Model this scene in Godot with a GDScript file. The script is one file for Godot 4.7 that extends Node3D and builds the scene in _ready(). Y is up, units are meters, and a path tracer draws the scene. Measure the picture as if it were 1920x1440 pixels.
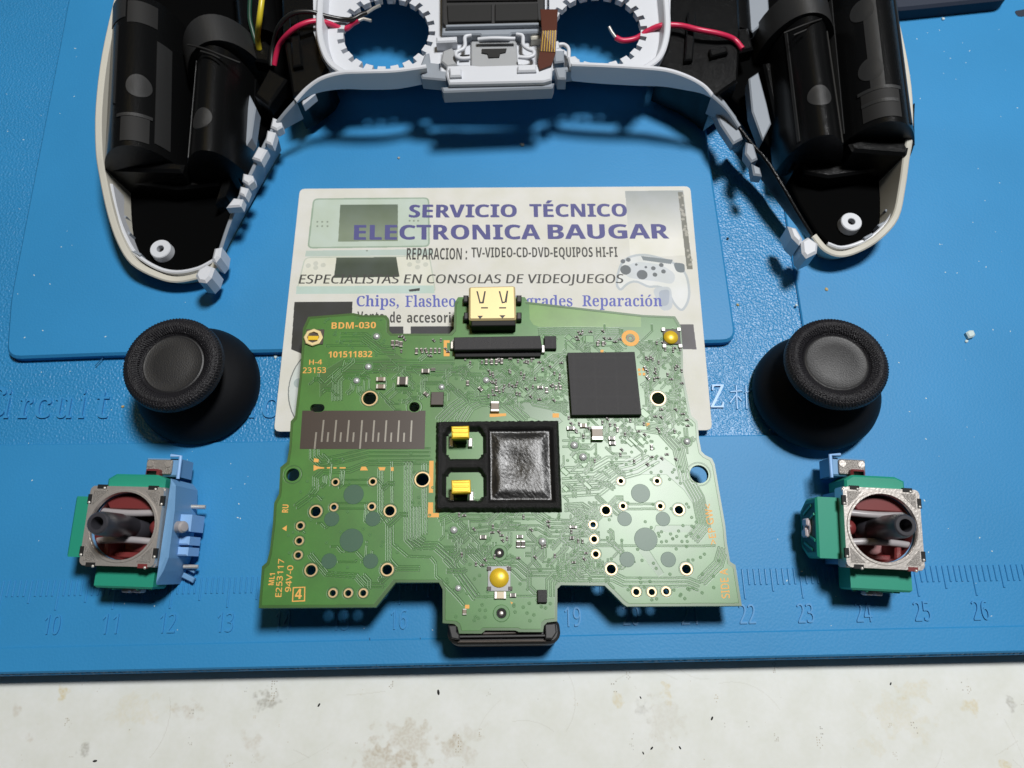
extends Node3D
# A repair bench seen from above: a game controller's bare circuit board on a business card and a blue silicone mat.
# Lengths below are millimetres (x to the right, z towards the viewer, y up) and are scaled to metres when a mesh is committed.

const K := 0.001
var O := Vector3.ZERO            # base of the thing being built, in millimetres
var XF := Transform3D()          # extra placement of the shape being added
var UVR := Rect2(0, 0, 100, 100) # planar texture frame in (x, z)
var rng := RandomNumberGenerator.new()
var M := {}


func _ready() -> void:
	rng.seed = 71
	var cam := Camera3D.new()
	cam.name = "camera"
	cam.transform = Transform3D(Basis(Vector3(0.999940, -0.010997, 0.000114), Vector3(0.003771, 0.333114, -0.942879), Vector3(0.010330, 0.942823, 0.333135)), Vector3(0.047870, 0.145600, 0.096000))
	cam.fov = 53.13
	cam.near = 0.01
	cam.far = 20.0
	var optics := CameraAttributesPhysical.new()
	optics.frustum_focal_length = 24.0
	optics.frustum_focus_distance = 0.145
	optics.frustum_near = 0.01
	optics.frustum_far = 20.0
	optics.exposure_aperture = 26.0
	optics.exposure_multiplier = 1.0
	cam.attributes = optics
	add_child(cam)
	cam.current = true

	var env := Environment.new()
	env.background_mode = Environment.BG_COLOR
	env.background_color = Color(0.022, 0.024, 0.027).linear_to_srgb()
	env.tonemap_mode = Environment.TONE_MAPPER_LINEAR
	env.tonemap_exposure = 1.0
	env.sdfgi_enabled = true
	env.ssao_enabled = true
	env.ssil_enabled = true
	var we := WorldEnvironment.new()
	we.name = "world_environment"
	we.environment = env
	add_child(we)

	# the bench lamp above and behind the mat, to the right
	var lamp := OmniLight3D.new()
	lamp.name = "bench_lamp_light"
	lamp.position = Vector3(200, 620, -130) * K
	lamp.light_color = Color(1.0, 1.0, 1.0)
	lamp.light_energy = 0.48
	lamp.light_size = 0.06
	lamp.omni_range = 6.0
	lamp.omni_attenuation = 2.0
	lamp.shadow_enabled = true
	add_child(lamp)
	# a warmer room lamp further back
	var room := AreaLight3D.new()
	room.name = "room_lamp_light"
	room.area_size = Vector2(0.26, 0.22)
	room.transform = Transform3D(Basis(), Vector3(-105, 620, -230) * K).looking_at(Vector3(30, 0, 40) * K)
	room.light_color = Color(1.0, 0.86, 0.5)
	room.light_energy = 0.022
	room.shadow_enabled = true
	add_child(room)

	make_materials()
	build_worktop()
	build_mat()
	build_card()
	build_board()
	build_controller()
	build_thumbsticks()
	build_joysticks()
	build_crumbs()


# ---------------------------------------------------------------- helpers
func pv(a: Array) -> PackedVector2Array:
	var r := PackedVector2Array()
	for i in range(0, a.size(), 2):
		r.append(Vector2(a[i], a[i + 1]))
	return r


func pv3(a: Array) -> PackedVector3Array:
	var r := PackedVector3Array()
	for i in range(0, a.size(), 3):
		r.append(Vector3(a[i], a[i + 1], a[i + 2]))
	return r


func v3(p: Vector2, y: float) -> Vector3:
	return Vector3(p.x, y, p.y)


func ms() -> SurfaceTool:
	var st := SurfaceTool.new()
	st.begin(Mesh.PRIMITIVE_TRIANGLES)
	return st


func tri(st: SurfaceTool, a: Vector3, b: Vector3, c: Vector3, hint: Vector3, sg := -1) -> void:
	if (c - a).cross(b - a).dot(hint) < 0.0:
		var t := b
		b = c
		c = t
	st.set_smooth_group(sg)
	for p: Vector3 in [a, b, c]:
		st.set_uv(Vector2((p.x - UVR.position.x) / UVR.size.x, (p.z - UVR.position.y) / UVR.size.y))
		st.add_vertex((XF * p - O) * K)


func quad(st: SurfaceTool, a: Vector3, b: Vector3, c: Vector3, d: Vector3, hint: Vector3, sg := -1) -> void:
	tri(st, a, b, c, hint, sg)
	tri(st, a, c, d, hint, sg)


func obj(called: String, st: SurfaceTool, m: Material, parent: Node3D = null) -> MeshInstance3D:
	st.generate_normals()
	var o := MeshInstance3D.new()
	o.name = called
	o.mesh = st.commit()
	o.material_override = m
	o.cast_shadow = GeometryInstance3D.SHADOW_CASTING_SETTING_ON
	if parent == null:
		o.position = O * K
		add_child(o, true)
	else:
		parent.add_child(o, true)
	return o


func tag(o: Node, label: String, category: String, group := "", kind := "") -> void:
	if label:
		o.set_meta("label", label)
	if category:
		o.set_meta("category", category)
	if group:
		o.set_meta("group", group)
	if kind:
		o.set_meta("kind", kind)


func thing(called: String, label: String, category: String, at: Vector3, group := "") -> Node3D:
	var o := Node3D.new()
	o.name = called
	O = at
	o.position = at * K
	add_child(o, true)
	tag(o, label, category, group)
	return o


func ccw(poly: PackedVector2Array) -> PackedVector2Array:
	var s := 0.0
	for i in poly.size():
		s += poly[i].cross(poly[(i + 1) % poly.size()])
	if s < 0.0:
		poly = poly.duplicate()
		poly.reverse()
	return poly


func inset(poly: PackedVector2Array, d: float) -> PackedVector2Array:
	var r := PackedVector2Array()
	var n := poly.size()
	for i in n:
		var e1 := (poly[i] - poly[(i + n - 1) % n]).normalized()
		var e2 := (poly[(i + 1) % n] - poly[i]).normalized()
		var n1 := Vector2(e1.y, -e1.x)
		var n2 := Vector2(e2.y, -e2.x)
		var m := (n1 + n2) / maxf(0.35, 1.0 + n1.dot(n2))
		r.append(poly[i] - m * d)
	return r


func cap(st: SurfaceTool, poly: PackedVector2Array, y: float, up: float) -> void:
	var t := Geometry2D.triangulate_polygon(poly)
	for i in range(0, t.size(), 3):
		tri(st, v3(poly[t[i]], y), v3(poly[t[i + 1]], y), v3(poly[t[i + 2]], y), Vector3(0, up, 0))


func wall(st: SurfaceTool, lo: PackedVector2Array, y0: float, hi: PackedVector2Array, y1: float, out := 1.0, sg := -1) -> void:
	var n := lo.size()
	for i in n:
		var j := (i + 1) % n
		var d := lo[j] - lo[i]
		if d.length() < 1e-5:
			d = hi[j] - hi[i]
		var h := Vector3(d.y, 0, -d.x) * out + Vector3(0, 0.001, 0)
		if absf(y1 - y0) < 1e-4:
			h = Vector3(0, 1, 0)
		quad(st, v3(lo[i], y0), v3(lo[j], y0), v3(hi[j], y1), v3(hi[i], y1), h, sg)


func prism(st: SurfaceTool, poly: PackedVector2Array, y0: float, y1: float, bev := 0.0, bevlow := 0.0) -> void:
	poly = ccw(poly)
	var lo := poly
	if bevlow > 0.0:
		lo = inset(poly, bevlow)
		wall(st, lo, y0, poly, y0 + bevlow)
	wall(st, poly, y0 + bevlow, poly, y1 - bev)
	var hi := poly
	if bev > 0.0:
		hi = inset(poly, bev)
		wall(st, poly, y1 - bev, hi, y1)
	cap(st, lo, y0, -1)
	cap(st, hi, y1, 1)


func rect(c: Vector2, w: float, d: float, turn := 0.0, r := 0.0) -> PackedVector2Array:
	var p := PackedVector2Array()
	var hw := w / 2.0
	var hd := d / 2.0
	if r <= 0.0:
		p = PackedVector2Array([Vector2(-hw, -hd), Vector2(hw, -hd), Vector2(hw, hd), Vector2(-hw, hd)])
	else:
		for k in 4:
			var s := Vector2([1, -1, -1, 1][k] * (hw - r), [1, 1, -1, -1][k] * (hd - r))
			for i in 5:
				var a := (k + i / 4.0) * PI / 2.0
				p.append(s + Vector2(cos(a), sin(a)) * r)
	for i in p.size():
		p[i] = c + p[i].rotated(turn)
	return p


func circle(c: Vector2, r: float, n := 20, squash := 1.0) -> PackedVector2Array:
	var p := PackedVector2Array()
	for i in n:
		var a := TAU * i / n
		p.append(c + Vector2(cos(a), sin(a) * squash) * r)
	return p


func roundpoly(poly: PackedVector2Array, r: float, n := 4) -> PackedVector2Array:
	var out := PackedVector2Array()
	for i in poly.size():
		var p := poly[i]
		var a := poly[(i + poly.size() - 1) % poly.size()]
		var b := poly[(i + 1) % poly.size()]
		var da := minf(r, (a - p).length() * 0.45)
		var db := minf(r, (b - p).length() * 0.45)
		var q0 := p + (a - p).normalized() * da
		var q1 := p + (b - p).normalized() * db
		for k in n + 1:
			var t := float(k) / n
			out.append(q0.lerp(p, t).lerp(p.lerp(q1, t), t))
	return out


func box(st: SurfaceTool, c: Vector3, s: Vector3, bev := 0.0, turn := 0.0) -> void:
	prism(st, rect(Vector2(c.x, c.z), s.x, s.z, turn), c.y - s.y / 2.0, c.y + s.y / 2.0, bev, 0.0)


# a plate with holes: cut into bands that each pass through the holes, so every piece is a simple outline
func plate(st: SurfaceTool, poly: PackedVector2Array, holes: Array, y0: float, y1: float, sides: SurfaceTool = null) -> void:
	if sides == null:
		sides = st
	poly = ccw(poly)
	var lo := Vector2(1e9, 1e9)
	var hi := Vector2(-1e9, -1e9)
	for p in poly:
		lo = lo.min(p)
		hi = hi.max(p)
	var spans := []
	for h: PackedVector2Array in holes:
		var a := 1e9
		var b := -1e9
		for p in h:
			a = minf(a, p.y)
			b = maxf(b, p.y)
		spans.append(Vector2(a, b))
	spans.sort_custom(func(p, q): return p.y < q.y)
	var cuts := [lo.y - 1.0]
	for s: Vector2 in spans:
		var cut := s.y - 0.31 * (s.y - s.x)
		if cuts[-1] <= s.x + 0.12 * (s.y - s.x):
			cuts.append(cut)
	cuts.append(hi.y + 1.0)
	for i in cuts.size() - 1:
		var band := PackedVector2Array([Vector2(lo.x - 1, cuts[i]), Vector2(hi.x + 1, cuts[i]), Vector2(hi.x + 1, cuts[i + 1]), Vector2(lo.x - 1, cuts[i + 1])])
		var pieces := Geometry2D.intersect_polygons(poly, band)
		for h: PackedVector2Array in holes:
			var next: Array[PackedVector2Array] = []
			for p in pieces:
				next.append_array(Geometry2D.clip_polygons(p, h))
			pieces = next
		for p in pieces:
			cap(st, p, y1, 1)
			cap(sides, p, y0, -1)
	wall(sides, poly, y0, poly, y1)
	for h: PackedVector2Array in holes:
		h = ccw(h)
		wall(sides, h, y0, h, y1, -1.0, 3)


func lathe(st: SurfaceTool, prof: PackedVector2Array, c: Vector3, seg := 24, basis := Basis(), from := 0.0, to := TAU) -> void:
	var sg := 1
	for k in prof.size() - 1:
		var d := prof[k + 1] - prof[k]
		if k > 0 and absf(d.angle_to(prof[k] - prof[k - 1])) > 0.45:
			sg += 1
		for i in seg:
			var a := lerpf(from, to, float(i) / seg)
			var b := lerpf(from, to, float(i + 1) / seg)
			var u := Vector3(cos(a), 0, sin(a))
			var v := Vector3(cos(b), 0, sin(b))
			var h := basis * ((u + v) * 0.5 * d.y + Vector3(0, -d.x, 0)) * (1.0 if prof[-1].y >= prof[0].y else -1.0)
			# outward for a profile that climbs: (dy, -dr)
			if prof[-1].y < prof[0].y:
				h = basis * ((u + v) * 0.5 * -d.y + Vector3(0, d.x, 0))
			var p0 := c + basis * (u * prof[k].x + Vector3(0, prof[k].y, 0))
			var p1 := c + basis * (v * prof[k].x + Vector3(0, prof[k].y, 0))
			var p2 := c + basis * (v * prof[k + 1].x + Vector3(0, prof[k + 1].y, 0))
			var p3 := c + basis * (u * prof[k + 1].x + Vector3(0, prof[k + 1].y, 0))
			if prof[k].x < 1e-4:
				tri(st, p0, p2, p3, h, sg)
			elif prof[k + 1].x < 1e-4:
				tri(st, p0, p1, p2, h, sg)
			else:
				quad(st, p0, p1, p2, p3, h, sg)


func dome(st: SurfaceTool, c: Vector3, r: float, h: float, seg := 12) -> void:
	var p := PackedVector2Array()
	for i in 6:
		var a := i / 5.0 * PI / 2.0
		p.append(Vector2(cos(a) * r, sin(a) * h))
	p[5].x = 0.0
	lathe(st, p, c, seg)


func smooth_path(pts: PackedVector3Array, n := 6) -> PackedVector3Array:
	var out := PackedVector3Array()
	for i in pts.size() - 1:
		var p0 := pts[maxi(i - 1, 0)]
		var p3 := pts[mini(i + 2, pts.size() - 1)]
		for k in n:
			out.append(pts[i].cubic_interpolate(pts[i + 1], p0, p3, float(k) / n))
	out.append(pts[-1])
	return out


func tube(st: SurfaceTool, pts: PackedVector3Array, r: float, seg := 8) -> void:
	var rings := []
	var side := Vector3(0, 1, 0)
	for i in pts.size():
		var d := (pts[mini(i + 1, pts.size() - 1)] - pts[maxi(i - 1, 0)]).normalized()
		var a := d.cross(side)
		if a.length() < 0.1:
			a = d.cross(Vector3(1, 0, 0))
		a = a.normalized()
		var b := a.cross(d).normalized()
		var ring := PackedVector3Array()
		for k in seg:
			var t := TAU * k / seg
			ring.append(pts[i] + (a * cos(t) + b * sin(t)) * r)
		rings.append(ring)
	for i in rings.size() - 1:
		for k in seg:
			var l := (k + 1) % seg
			var mid: Vector3 = (rings[i][k] + rings[i][l]) * 0.5 - pts[i]
			quad(st, rings[i][k], rings[i][l], rings[i + 1][l], rings[i + 1][k], mid, 1)
	for e in [0, rings.size() - 1]:
		var q: PackedVector3Array = rings[e]
		var d := (pts[0] - pts[1]) if e == 0 else (pts[-1] - pts[-2])
		for k in range(1, seg - 1):
			tri(st, q[0], q[k], q[k + 1], d)


# a swept wall: path in (x, z) with heights, thickness towards one side
func fence(st: SurfaceTool, path: PackedVector2Array, y0: float, y1: PackedFloat32Array, w: float, lean := 0.0) -> void:
	var n := path.size()
	var nor := PackedVector2Array()
	for i in n:
		var d := (path[mini(i + 1, n - 1)] - path[maxi(i - 1, 0)]).normalized()
		nor.append(Vector2(d.y, -d.x))
	for i in n - 1:
		var j := i + 1
		var ya := y1[mini(i, y1.size() - 1)]
		var yb := y1[mini(j, y1.size() - 1)]
		var h := Vector3(nor[i].x, 0, nor[i].y)
		var a0 := v3(path[i] + nor[i] * lean, y0)
		var b0 := v3(path[j] + nor[j] * lean, y0)
		var a1 := v3(path[i], ya - 0.25)
		var b1 := v3(path[j], yb - 0.25)
		var a2 := v3(path[i] - nor[i] * 0.25, ya)
		var b2 := v3(path[j] - nor[j] * 0.25, yb)
		var a3 := v3(path[i] - nor[i] * (w - 0.25), ya)
		var b3 := v3(path[j] - nor[j] * (w - 0.25), yb)
		var a4 := v3(path[i] - nor[i] * w, ya - 0.25)
		var b4 := v3(path[j] - nor[j] * w, yb - 0.25)
		var a5 := v3(path[i] - nor[i] * (w - lean * 0.8), y0)
		var b5 := v3(path[j] - nor[j] * (w - lean * 0.8), y0)
		quad(st, a0, b0, b1, a1, h, 1)
		quad(st, a1, b1, b2, a2, h + Vector3.UP, 2)
		quad(st, a2, b2, b3, a3, Vector3.UP, 3)
		quad(st, a3, b3, b4, a4, Vector3.UP - h, 4)
		quad(st, a4, b4, b5, a5, -h, 5)
		if i == 0 or j == n - 1:
			var e := [a0, a1, a2, a3, a4, a5] if i == 0 else [b0, b1, b2, b3, b4, b5]
			var out := v3(path[0] - path[1], 0) if i == 0 else v3(path[n - 1] - path[n - 2], 0)
			for k in range(1, 5):
				tri(st, e[0], e[k], e[k + 1], out)
			if n == 2 and i == 0:
				var e2 := [b0, b1, b2, b3, b4, b5]
				for k in range(1, 5):
					tri(st, e2[0], e2[k], e2[k + 1], -out)


# a half-round ridge from a to b (both on its base line), half width w, crown height h
func ridge(st: SurfaceTool, a: Vector3, b: Vector3, w: float, h: float, seg := 16, w2 := -1.0, a0 := 0.0, a1 := PI) -> void:
	if w2 < 0.0:
		w2 = w
	var d := (b - a).normalized()
	var s := d.cross(Vector3.UP).normalized()
	for i in seg:
		var t := lerpf(a0, a1, float(i) / seg)
		var u := lerpf(a0, a1, float(i + 1) / seg)
		var pa := s * cos(t) * w + Vector3.UP * sin(t) * h
		var pb := s * cos(u) * w + Vector3.UP * sin(u) * h
		var qa := s * cos(t) * w2 + Vector3.UP * sin(t) * h
		var qb := s * cos(u) * w2 + Vector3.UP * sin(u) * h
		quad(st, a + pa, a + pb, b + qb, b + qa, pa + pb, 1)
		tri(st, a, a + pa, a + pb, -d)
		tri(st, b, b + qa, b + qb, d)


# a square patch lying on a ridge, from s0 to s1 along it and t0 to t1 across it
func ridge_patch(st: SurfaceTool, a: Vector3, b: Vector3, w: float, h: float, s0: float, s1: float, t0: float, t1: float, lift: float) -> void:
	var d := (b - a).normalized()
	var s := d.cross(Vector3.UP).normalized()
	var rows := []
	for i in 11:
		var t := lerpf(t0, t1, clampf((i - 1) / 8.0, 0, 1))
		var nn := (s * cos(t) / w + Vector3.UP * sin(t) / h).normalized()
		rows.append(s * cos(t) * w + Vector3.UP * sin(t) * h + nn * (lift if i > 0 and i < 10 else -0.3))
	for i in 10:
		var up: Vector3 = rows[i] + rows[i + 1]
		quad(st, a.lerp(b, s0) + rows[i], a.lerp(b, s0) + rows[i + 1], a.lerp(b, s1) + rows[i + 1], a.lerp(b, s1) + rows[i], up, 1 if i > 0 and i < 9 else 2)
		for e in [s0, s1]:
			var c := a.lerp(b, e)
			quad(st, c + rows[i], c + rows[i + 1], c + rows[i + 1] * 0.96, c + rows[i] * 0.96, d * (1.0 if e == s1 else -1.0))


# a round patch lying on a ridge: s0 along it (0..1), t0 the angle across it
func ridge_disc(st: SurfaceTool, a: Vector3, b: Vector3, w: float, h: float, s0: float, t0: float, r: float) -> void:
	var d := (b - a).normalized()
	var s := d.cross(Vector3.UP).normalized()
	var pt := func(rad: float, f: float, lift: float) -> Vector3:
		var t := t0 + rad * sin(f) / lerpf(w, h, absf(cos(t0)))
		var nn := (s * cos(t) / w + Vector3.UP * sin(t) / h).normalized()
		return a.lerp(b, s0) + d * rad * cos(f) + s * cos(t) * w + Vector3.UP * sin(t) * h + nn * lift
	for i in 28:
		var f := TAU * i / 28.0
		var g := TAU * (i + 1) / 28.0
		var up: Vector3 = s * cos(t0) + Vector3.UP * sin(t0)
		for k in 3:
			var r0: float = [0.0, r * 0.5, r - 0.12][k]
			var r1: float = [r * 0.5, r - 0.12, r][k]
			var l1 := -0.15 if k == 2 else 0.10
			if k == 0:
				tri(st, pt.call(0.0, f, 0.10), pt.call(r1, f, l1), pt.call(r1, g, l1), up, 1)
			else:
				quad(st, pt.call(r0, f, 0.10), pt.call(r1, f, l1), pt.call(r1, g, l1), pt.call(r0, g, 0.10), up, 1 if k == 1 else 2)


func font(serif := false, bold := false) -> SystemFont:
	var f := SystemFont.new()
	f.font_names = PackedStringArray(["Droid Serif" if serif else "Droid Sans"])
	f.font_weight = 700 if bold else 400
	return f


# flat lettering whose ink fills the box from its top left corner along ex (to the right) and ey (down the page)
func lettering(st: SurfaceTool, s: String, f: Font, tl: Vector2, ex: Vector2, ey: Vector2, y: float, thick := 0.0, slant := 0.0) -> void:
	var t := TextMesh.new()
	t.text = s
	t.font = f
	t.font_size = 48
	t.pixel_size = 0.02
	t.curve_step = 2.0
	t.depth = 0.0 if thick <= 0.0 else 0.2
	t.autowrap_mode = TextServer.AUTOWRAP_OFF
	var arr := t.get_mesh_arrays()
	var vs: PackedVector3Array = arr[Mesh.ARRAY_VERTEX]
	var ix: PackedInt32Array = arr[Mesh.ARRAY_INDEX] if arr[Mesh.ARRAY_INDEX] != null else PackedInt32Array(range(vs.size()))
	var lo := Vector3(1e9, 1e9, 1e9)
	var hi := -lo
	for v in vs:
		lo = lo.min(v)
		hi = hi.max(v)
	var span := (hi - lo).max(Vector3(1e-6, 1e-6, 1e-6))
	for i in range(0, ix.size(), 3):
		var p := []
		for k in 3:
			var v := vs[ix[i + k]]
			var fx := (v.x - lo.x) / span.x
			var fy := (hi.y - v.y) / span.y
			var q := tl + ex * fx + ey * fy + ex.normalized() * slant * ey.length() * (1.0 - fy)
			p.append(v3(q, y + (thick * (v.z - lo.z) / span.z if thick > 0.0 else 0.0)))
		if (p[1] - p[0]).cross(p[2] - p[0]).length() < 1e-9:
			continue
		if thick <= 0.0:
			tri(st, p[0], p[1], p[2], Vector3.UP)
		else:
			var nn: Vector3 = (vs[ix[i + 2]] - vs[ix[i]]).cross(vs[ix[i + 1]] - vs[ix[i]])
			tri(st, p[0], p[1], p[2], Vector3(nn.x, nn.z, -nn.y))


# ---------------------------------------------------------------- materials
func lin(r: float, g: float, b: float) -> Color:
	return Color(r, g, b).linear_to_srgb()


func mat(called: String, c: Color, rough: float, metal := 0.0, spec := 0.5) -> StandardMaterial3D:
	var m := StandardMaterial3D.new()
	m.resource_name = called
	m.albedo_color = c
	m.roughness = rough
	m.metallic = metal
	m.metallic_specular = spec
	M[called] = m
	return m


func noise_tex(freq: float, octaves: int, normal: bool, bump := 4.0, sd := 1, size := 512, ramp: Gradient = null, kind := FastNoiseLite.TYPE_SIMPLEX_SMOOTH) -> NoiseTexture2D:
	var n := FastNoiseLite.new()
	n.seed = sd
	n.noise_type = kind
	n.frequency = freq
	n.fractal_octaves = octaves
	var t := NoiseTexture2D.new()
	t.width = size
	t.height = size
	t.seamless = true
	t.noise = n
	t.as_normal_map = normal
	t.bump_strength = bump
	if ramp:
		t.color_ramp = ramp
	return t


func grain(m: StandardMaterial3D, tex: Texture2D, mm: float, strength: float) -> void:
	m.normal_enabled = true
	m.normal_texture = tex
	m.normal_scale = strength
	m.uv1_triplanar = true
	m.uv1_world_triplanar = true
	m.uv1_scale = Vector3.ONE * (1.0 / (mm * K))


func make_materials() -> void:
	var fine := noise_tex(0.06, 3, true, 6.0, 3)
	var sand := noise_tex(0.22, 2, true, 5.0, 5, 2048)
	var lumpy := noise_tex(0.03, 4, true, 8.0, 9)
	# blue silicone: smooth borders, sandblasted fields
	var g := Gradient.new()
	g.set_color(0, Color(0.93, 0.95, 0.95))
	g.set_color(1, Color(1.0, 1.0, 1.0))
	var mottled := noise_tex(0.012, 5, false, 1.0, 12, 512, g)
	var m := mat("silicone_smooth", lin(0.032, 0.25, 0.53), 0.5, 0.0, 0.4)
	m.albedo_texture = mottled
	grain(m, sand, 280.0, 0.035)
	m.uv1_offset = Vector3.ONE * 0.34
	m = mat("silicone_grainy", lin(0.032, 0.245, 0.52), 0.38, 0.0, 0.5)
	m.albedo_texture = mottled
	grain(m, sand, 280.0, 0.28)
	m.uv1_offset = Vector3.ONE * 0.34
	mat("dark_navy", lin(0.012, 0.02, 0.04), 0.7)
	mat("silicone_mark", lin(0.04, 0.25, 0.53), 0.35, 0.0, 0.5)
	mat("scratch", lin(0.015, 0.10, 0.22), 0.8)
	# plastics
	m = mat("black_plastic", lin(0.0036, 0.0038, 0.004), 0.25, 0.0, 0.40)
	grain(m, fine, 9.0, 0.25)
	mat("lining_black", lin(0.0022, 0.0023, 0.0024), 0.9, 0.0, 0.1)
	m = mat("black_frosted_sheen", lin(0.020, 0.0205, 0.021), 0.42, 0.0, 0.5)  # paler than the housings: their gloss highlight is put into the colour
	grain(m, fine, 5.0, 0.5)
	m = mat("white_plastic", lin(0.60, 0.62, 0.66), 0.4, 0.0, 0.5)
	m = mat("cream_plastic", lin(0.55, 0.53, 0.46), 0.5, 0.0, 0.4)
	m = mat("grey_plastic", lin(0.26, 0.29, 0.33), 0.42, 0.0, 0.5)
	mat("clear_plastic", lin(0.36, 0.37, 0.38), 0.25, 0.0, 0.6)
	m = mat("rubber", lin(0.012, 0.0115, 0.014), 0.5, 0.0, 0.4)
	grain(m, noise_tex(0.09, 2, true, 9.0, 21), 15.0, 0.65)
	m = mat("rubber_dish", lin(0.0135, 0.0135, 0.0145), 0.5, 0.0, 0.5)
	grain(m, fine, 11.0, 0.25)
	mat("rubber_skirt", lin(0.004, 0.0046, 0.006), 0.6, 0.0, 0.3)
	m = mat("chip_black", lin(0.036, 0.035, 0.037), 0.62, 0.0, 0.45)
	grain(m, fine, 4.0, 0.7)
	mat("connector_black", lin(0.018, 0.018, 0.019), 0.5)
	mat("deep_black", lin(0.004, 0.004, 0.004), 0.7)
	m = mat("foam_black", lin(0.008, 0.008, 0.008), 0.6, 0.0, 0.5)
	grain(m, noise_tex(0.10, 3, true, 9.0, 33), 6.0, 1.0)
	m = mat("membrane_black", lin(0.007, 0.0068, 0.0066), 0.33, 0.0, 0.6)
	grain(m, noise_tex(0.07, 3, true, 8.0, 35), 6.0, 0.2)
	# metals
	mat("gold", lin(0.80, 0.54, 0.035), 0.32, 0.25)
	mat("pale_gold", lin(0.72, 0.58, 0.30), 0.5, 0.35)
	mat("brass_ring", lin(0.55, 0.40, 0.22), 0.4, 0.5)
	m = mat("tinned", lin(0.60, 0.58, 0.54), 0.36, 0.5)
	m = mat("steel", lin(0.62, 0.58, 0.54), 0.38, 0.7)
	grain(m, lumpy, 9.0, 0.14)
	m = mat("worn_steel", lin(0.30, 0.28, 0.26), 0.42, 0.6)
	grain(m, lumpy, 3.0, 1.3)
	mat("solder", lin(0.55, 0.57, 0.56), 0.28, 0.35)
	# joystick plastics
	mat("pot_green", lin(0.014, 0.27, 0.175), 0.5)
	mat("pot_dark", lin(0.006, 0.07, 0.045), 0.6)
	mat("base_blue", lin(0.15, 0.32, 0.54), 0.48)
	mat("base_blue_pale", lin(0.26, 0.47, 0.80), 0.45)
	mat("rotor_white", lin(0.55, 0.48, 0.50), 0.45)
	mat("yoke_grey", lin(0.36, 0.34, 0.35), 0.33)
	mat("yoke_red", lin(0.17, 0.028, 0.028), 0.4)
	mat("stick_grey", lin(0.038, 0.038, 0.046), 0.38)
	# board
	mat("board_edge", lin(0.06, 0.15, 0.035), 0.55)
	mat("silk_orange", lin(0.80, 0.40, 0.085), 0.6)
	mat("carbon_brown", lin(0.040, 0.026, 0.019), 0.42)
	mat("contact_grey", lin(0.26, 0.25, 0.23), 0.35, 0.5)
	mat("bare_disc", lin(0.045, 0.115, 0.070), 0.4, 0.0, 0.45)
	mat("ceramic_tan", lin(0.22, 0.17, 0.12), 0.45)
	mat("ceramic_grey", lin(0.10, 0.085, 0.075), 0.4)
	mat("ceramic_cream", lin(0.62, 0.52, 0.36), 0.45)
	mat("part_brown", lin(0.06, 0.045, 0.036), 0.5)
	mat("via_green", lin(0.075, 0.20, 0.06), 0.42, 0.0, 0.5)
	mat("dull_tin", lin(0.36, 0.36, 0.34), 0.45, 0.2)
	# wires
	mat("wire_red", lin(0.55, 0.02, 0.075), 0.35)
	mat("wire_black", lin(0.01, 0.01, 0.01), 0.35)
	mat("wire_yellow", lin(0.62, 0.50, 0.03), 0.35)
	mat("wire_green", lin(0.01, 0.05, 0.03), 0.35)
	mat("flex_brown", lin(0.075, 0.018, 0.008), 0.35)
	mat("flex_gold", lin(0.55, 0.36, 0.06), 0.35, 0.4)
	# print on the card
	mat("ink_blue", lin(0.075, 0.075, 0.23), 0.6)
	mat("ink_light_blue", lin(0.10, 0.12, 0.42), 0.6)
	mat("ink_dark", lin(0.045, 0.045, 0.04), 0.6)
	mat("crumb_white", lin(0.55, 0.66, 0.66), 0.7)
	mat("crumb_grey", lin(0.35, 0.35, 0.30), 0.8)
	mat("crumb_tan", lin(0.45, 0.35, 0.16), 0.8)


# ---------------------------------------------------------------- painting
func paint(img: Image, org: Vector2, s: float, poly: PackedVector2Array, c: Color, alpha := 1.0, shade := []) -> void:
	var q := PackedVector2Array()
	var lo := 1e9
	var hi := -1e9
	for p in poly:
		var v := (p - org) * s
		q.append(v)
		lo = minf(lo, v.y)
		hi = maxf(hi, v.y)
	var w := img.get_width()
	for y in range(maxi(0, int(lo)), mini(img.get_height() - 1, int(hi) + 1) + 1):
		var xs := []
		var fy := y + 0.5
		for i in q.size():
			var a := q[i]
			var b := q[(i + 1) % q.size()]
			if (a.y <= fy) != (b.y <= fy):
				xs.append(a.x + (b.x - a.x) * (fy - a.y) / (b.y - a.y))
		xs.sort()
		for k in range(0, xs.size() - 1, 2):
			var x0 := maxi(0, int(round(xs[k])))
			var x1 := mini(w, int(round(xs[k + 1])))
			if x1 <= x0:
				continue
			if alpha >= 1.0 and shade.is_empty():
				img.fill_rect(Rect2i(x0, y, x1 - x0, 1), c)
			else:
				for x in range(x0, x1):
					var cc := c
					var al := alpha
					if not shade.is_empty():
						cc = shade[2].lerp(shade[3], clampf((y / s + org.y - shade[0]) / (shade[1] - shade[0]), 0, 1))
					var o := img.get_pixel(x, y)
					img.set_pixel(x, y, Color(lerpf(o.r, cc.r, al), lerpf(o.g, cc.g, al), lerpf(o.b, cc.b, al)))


func stroke(img: Image, org: Vector2, s: float, path: PackedVector2Array, w: float, c: Color) -> void:
	var px := maxi(1, int(round(w * s)))
	for i in path.size() - 1:
		var a := (path[i] - org) * s
		var b := (path[i + 1] - org) * s
		var n := maxi(1, int(maxf(absf(b.x - a.x), absf(b.y - a.y))))
		for k in n + 1:
			var p := a.lerp(b, float(k) / n)
			img.fill_rect(Rect2i(int(round(p.x - px / 2.0)), int(round(p.y - px / 2.0)), px, px), c)


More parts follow.
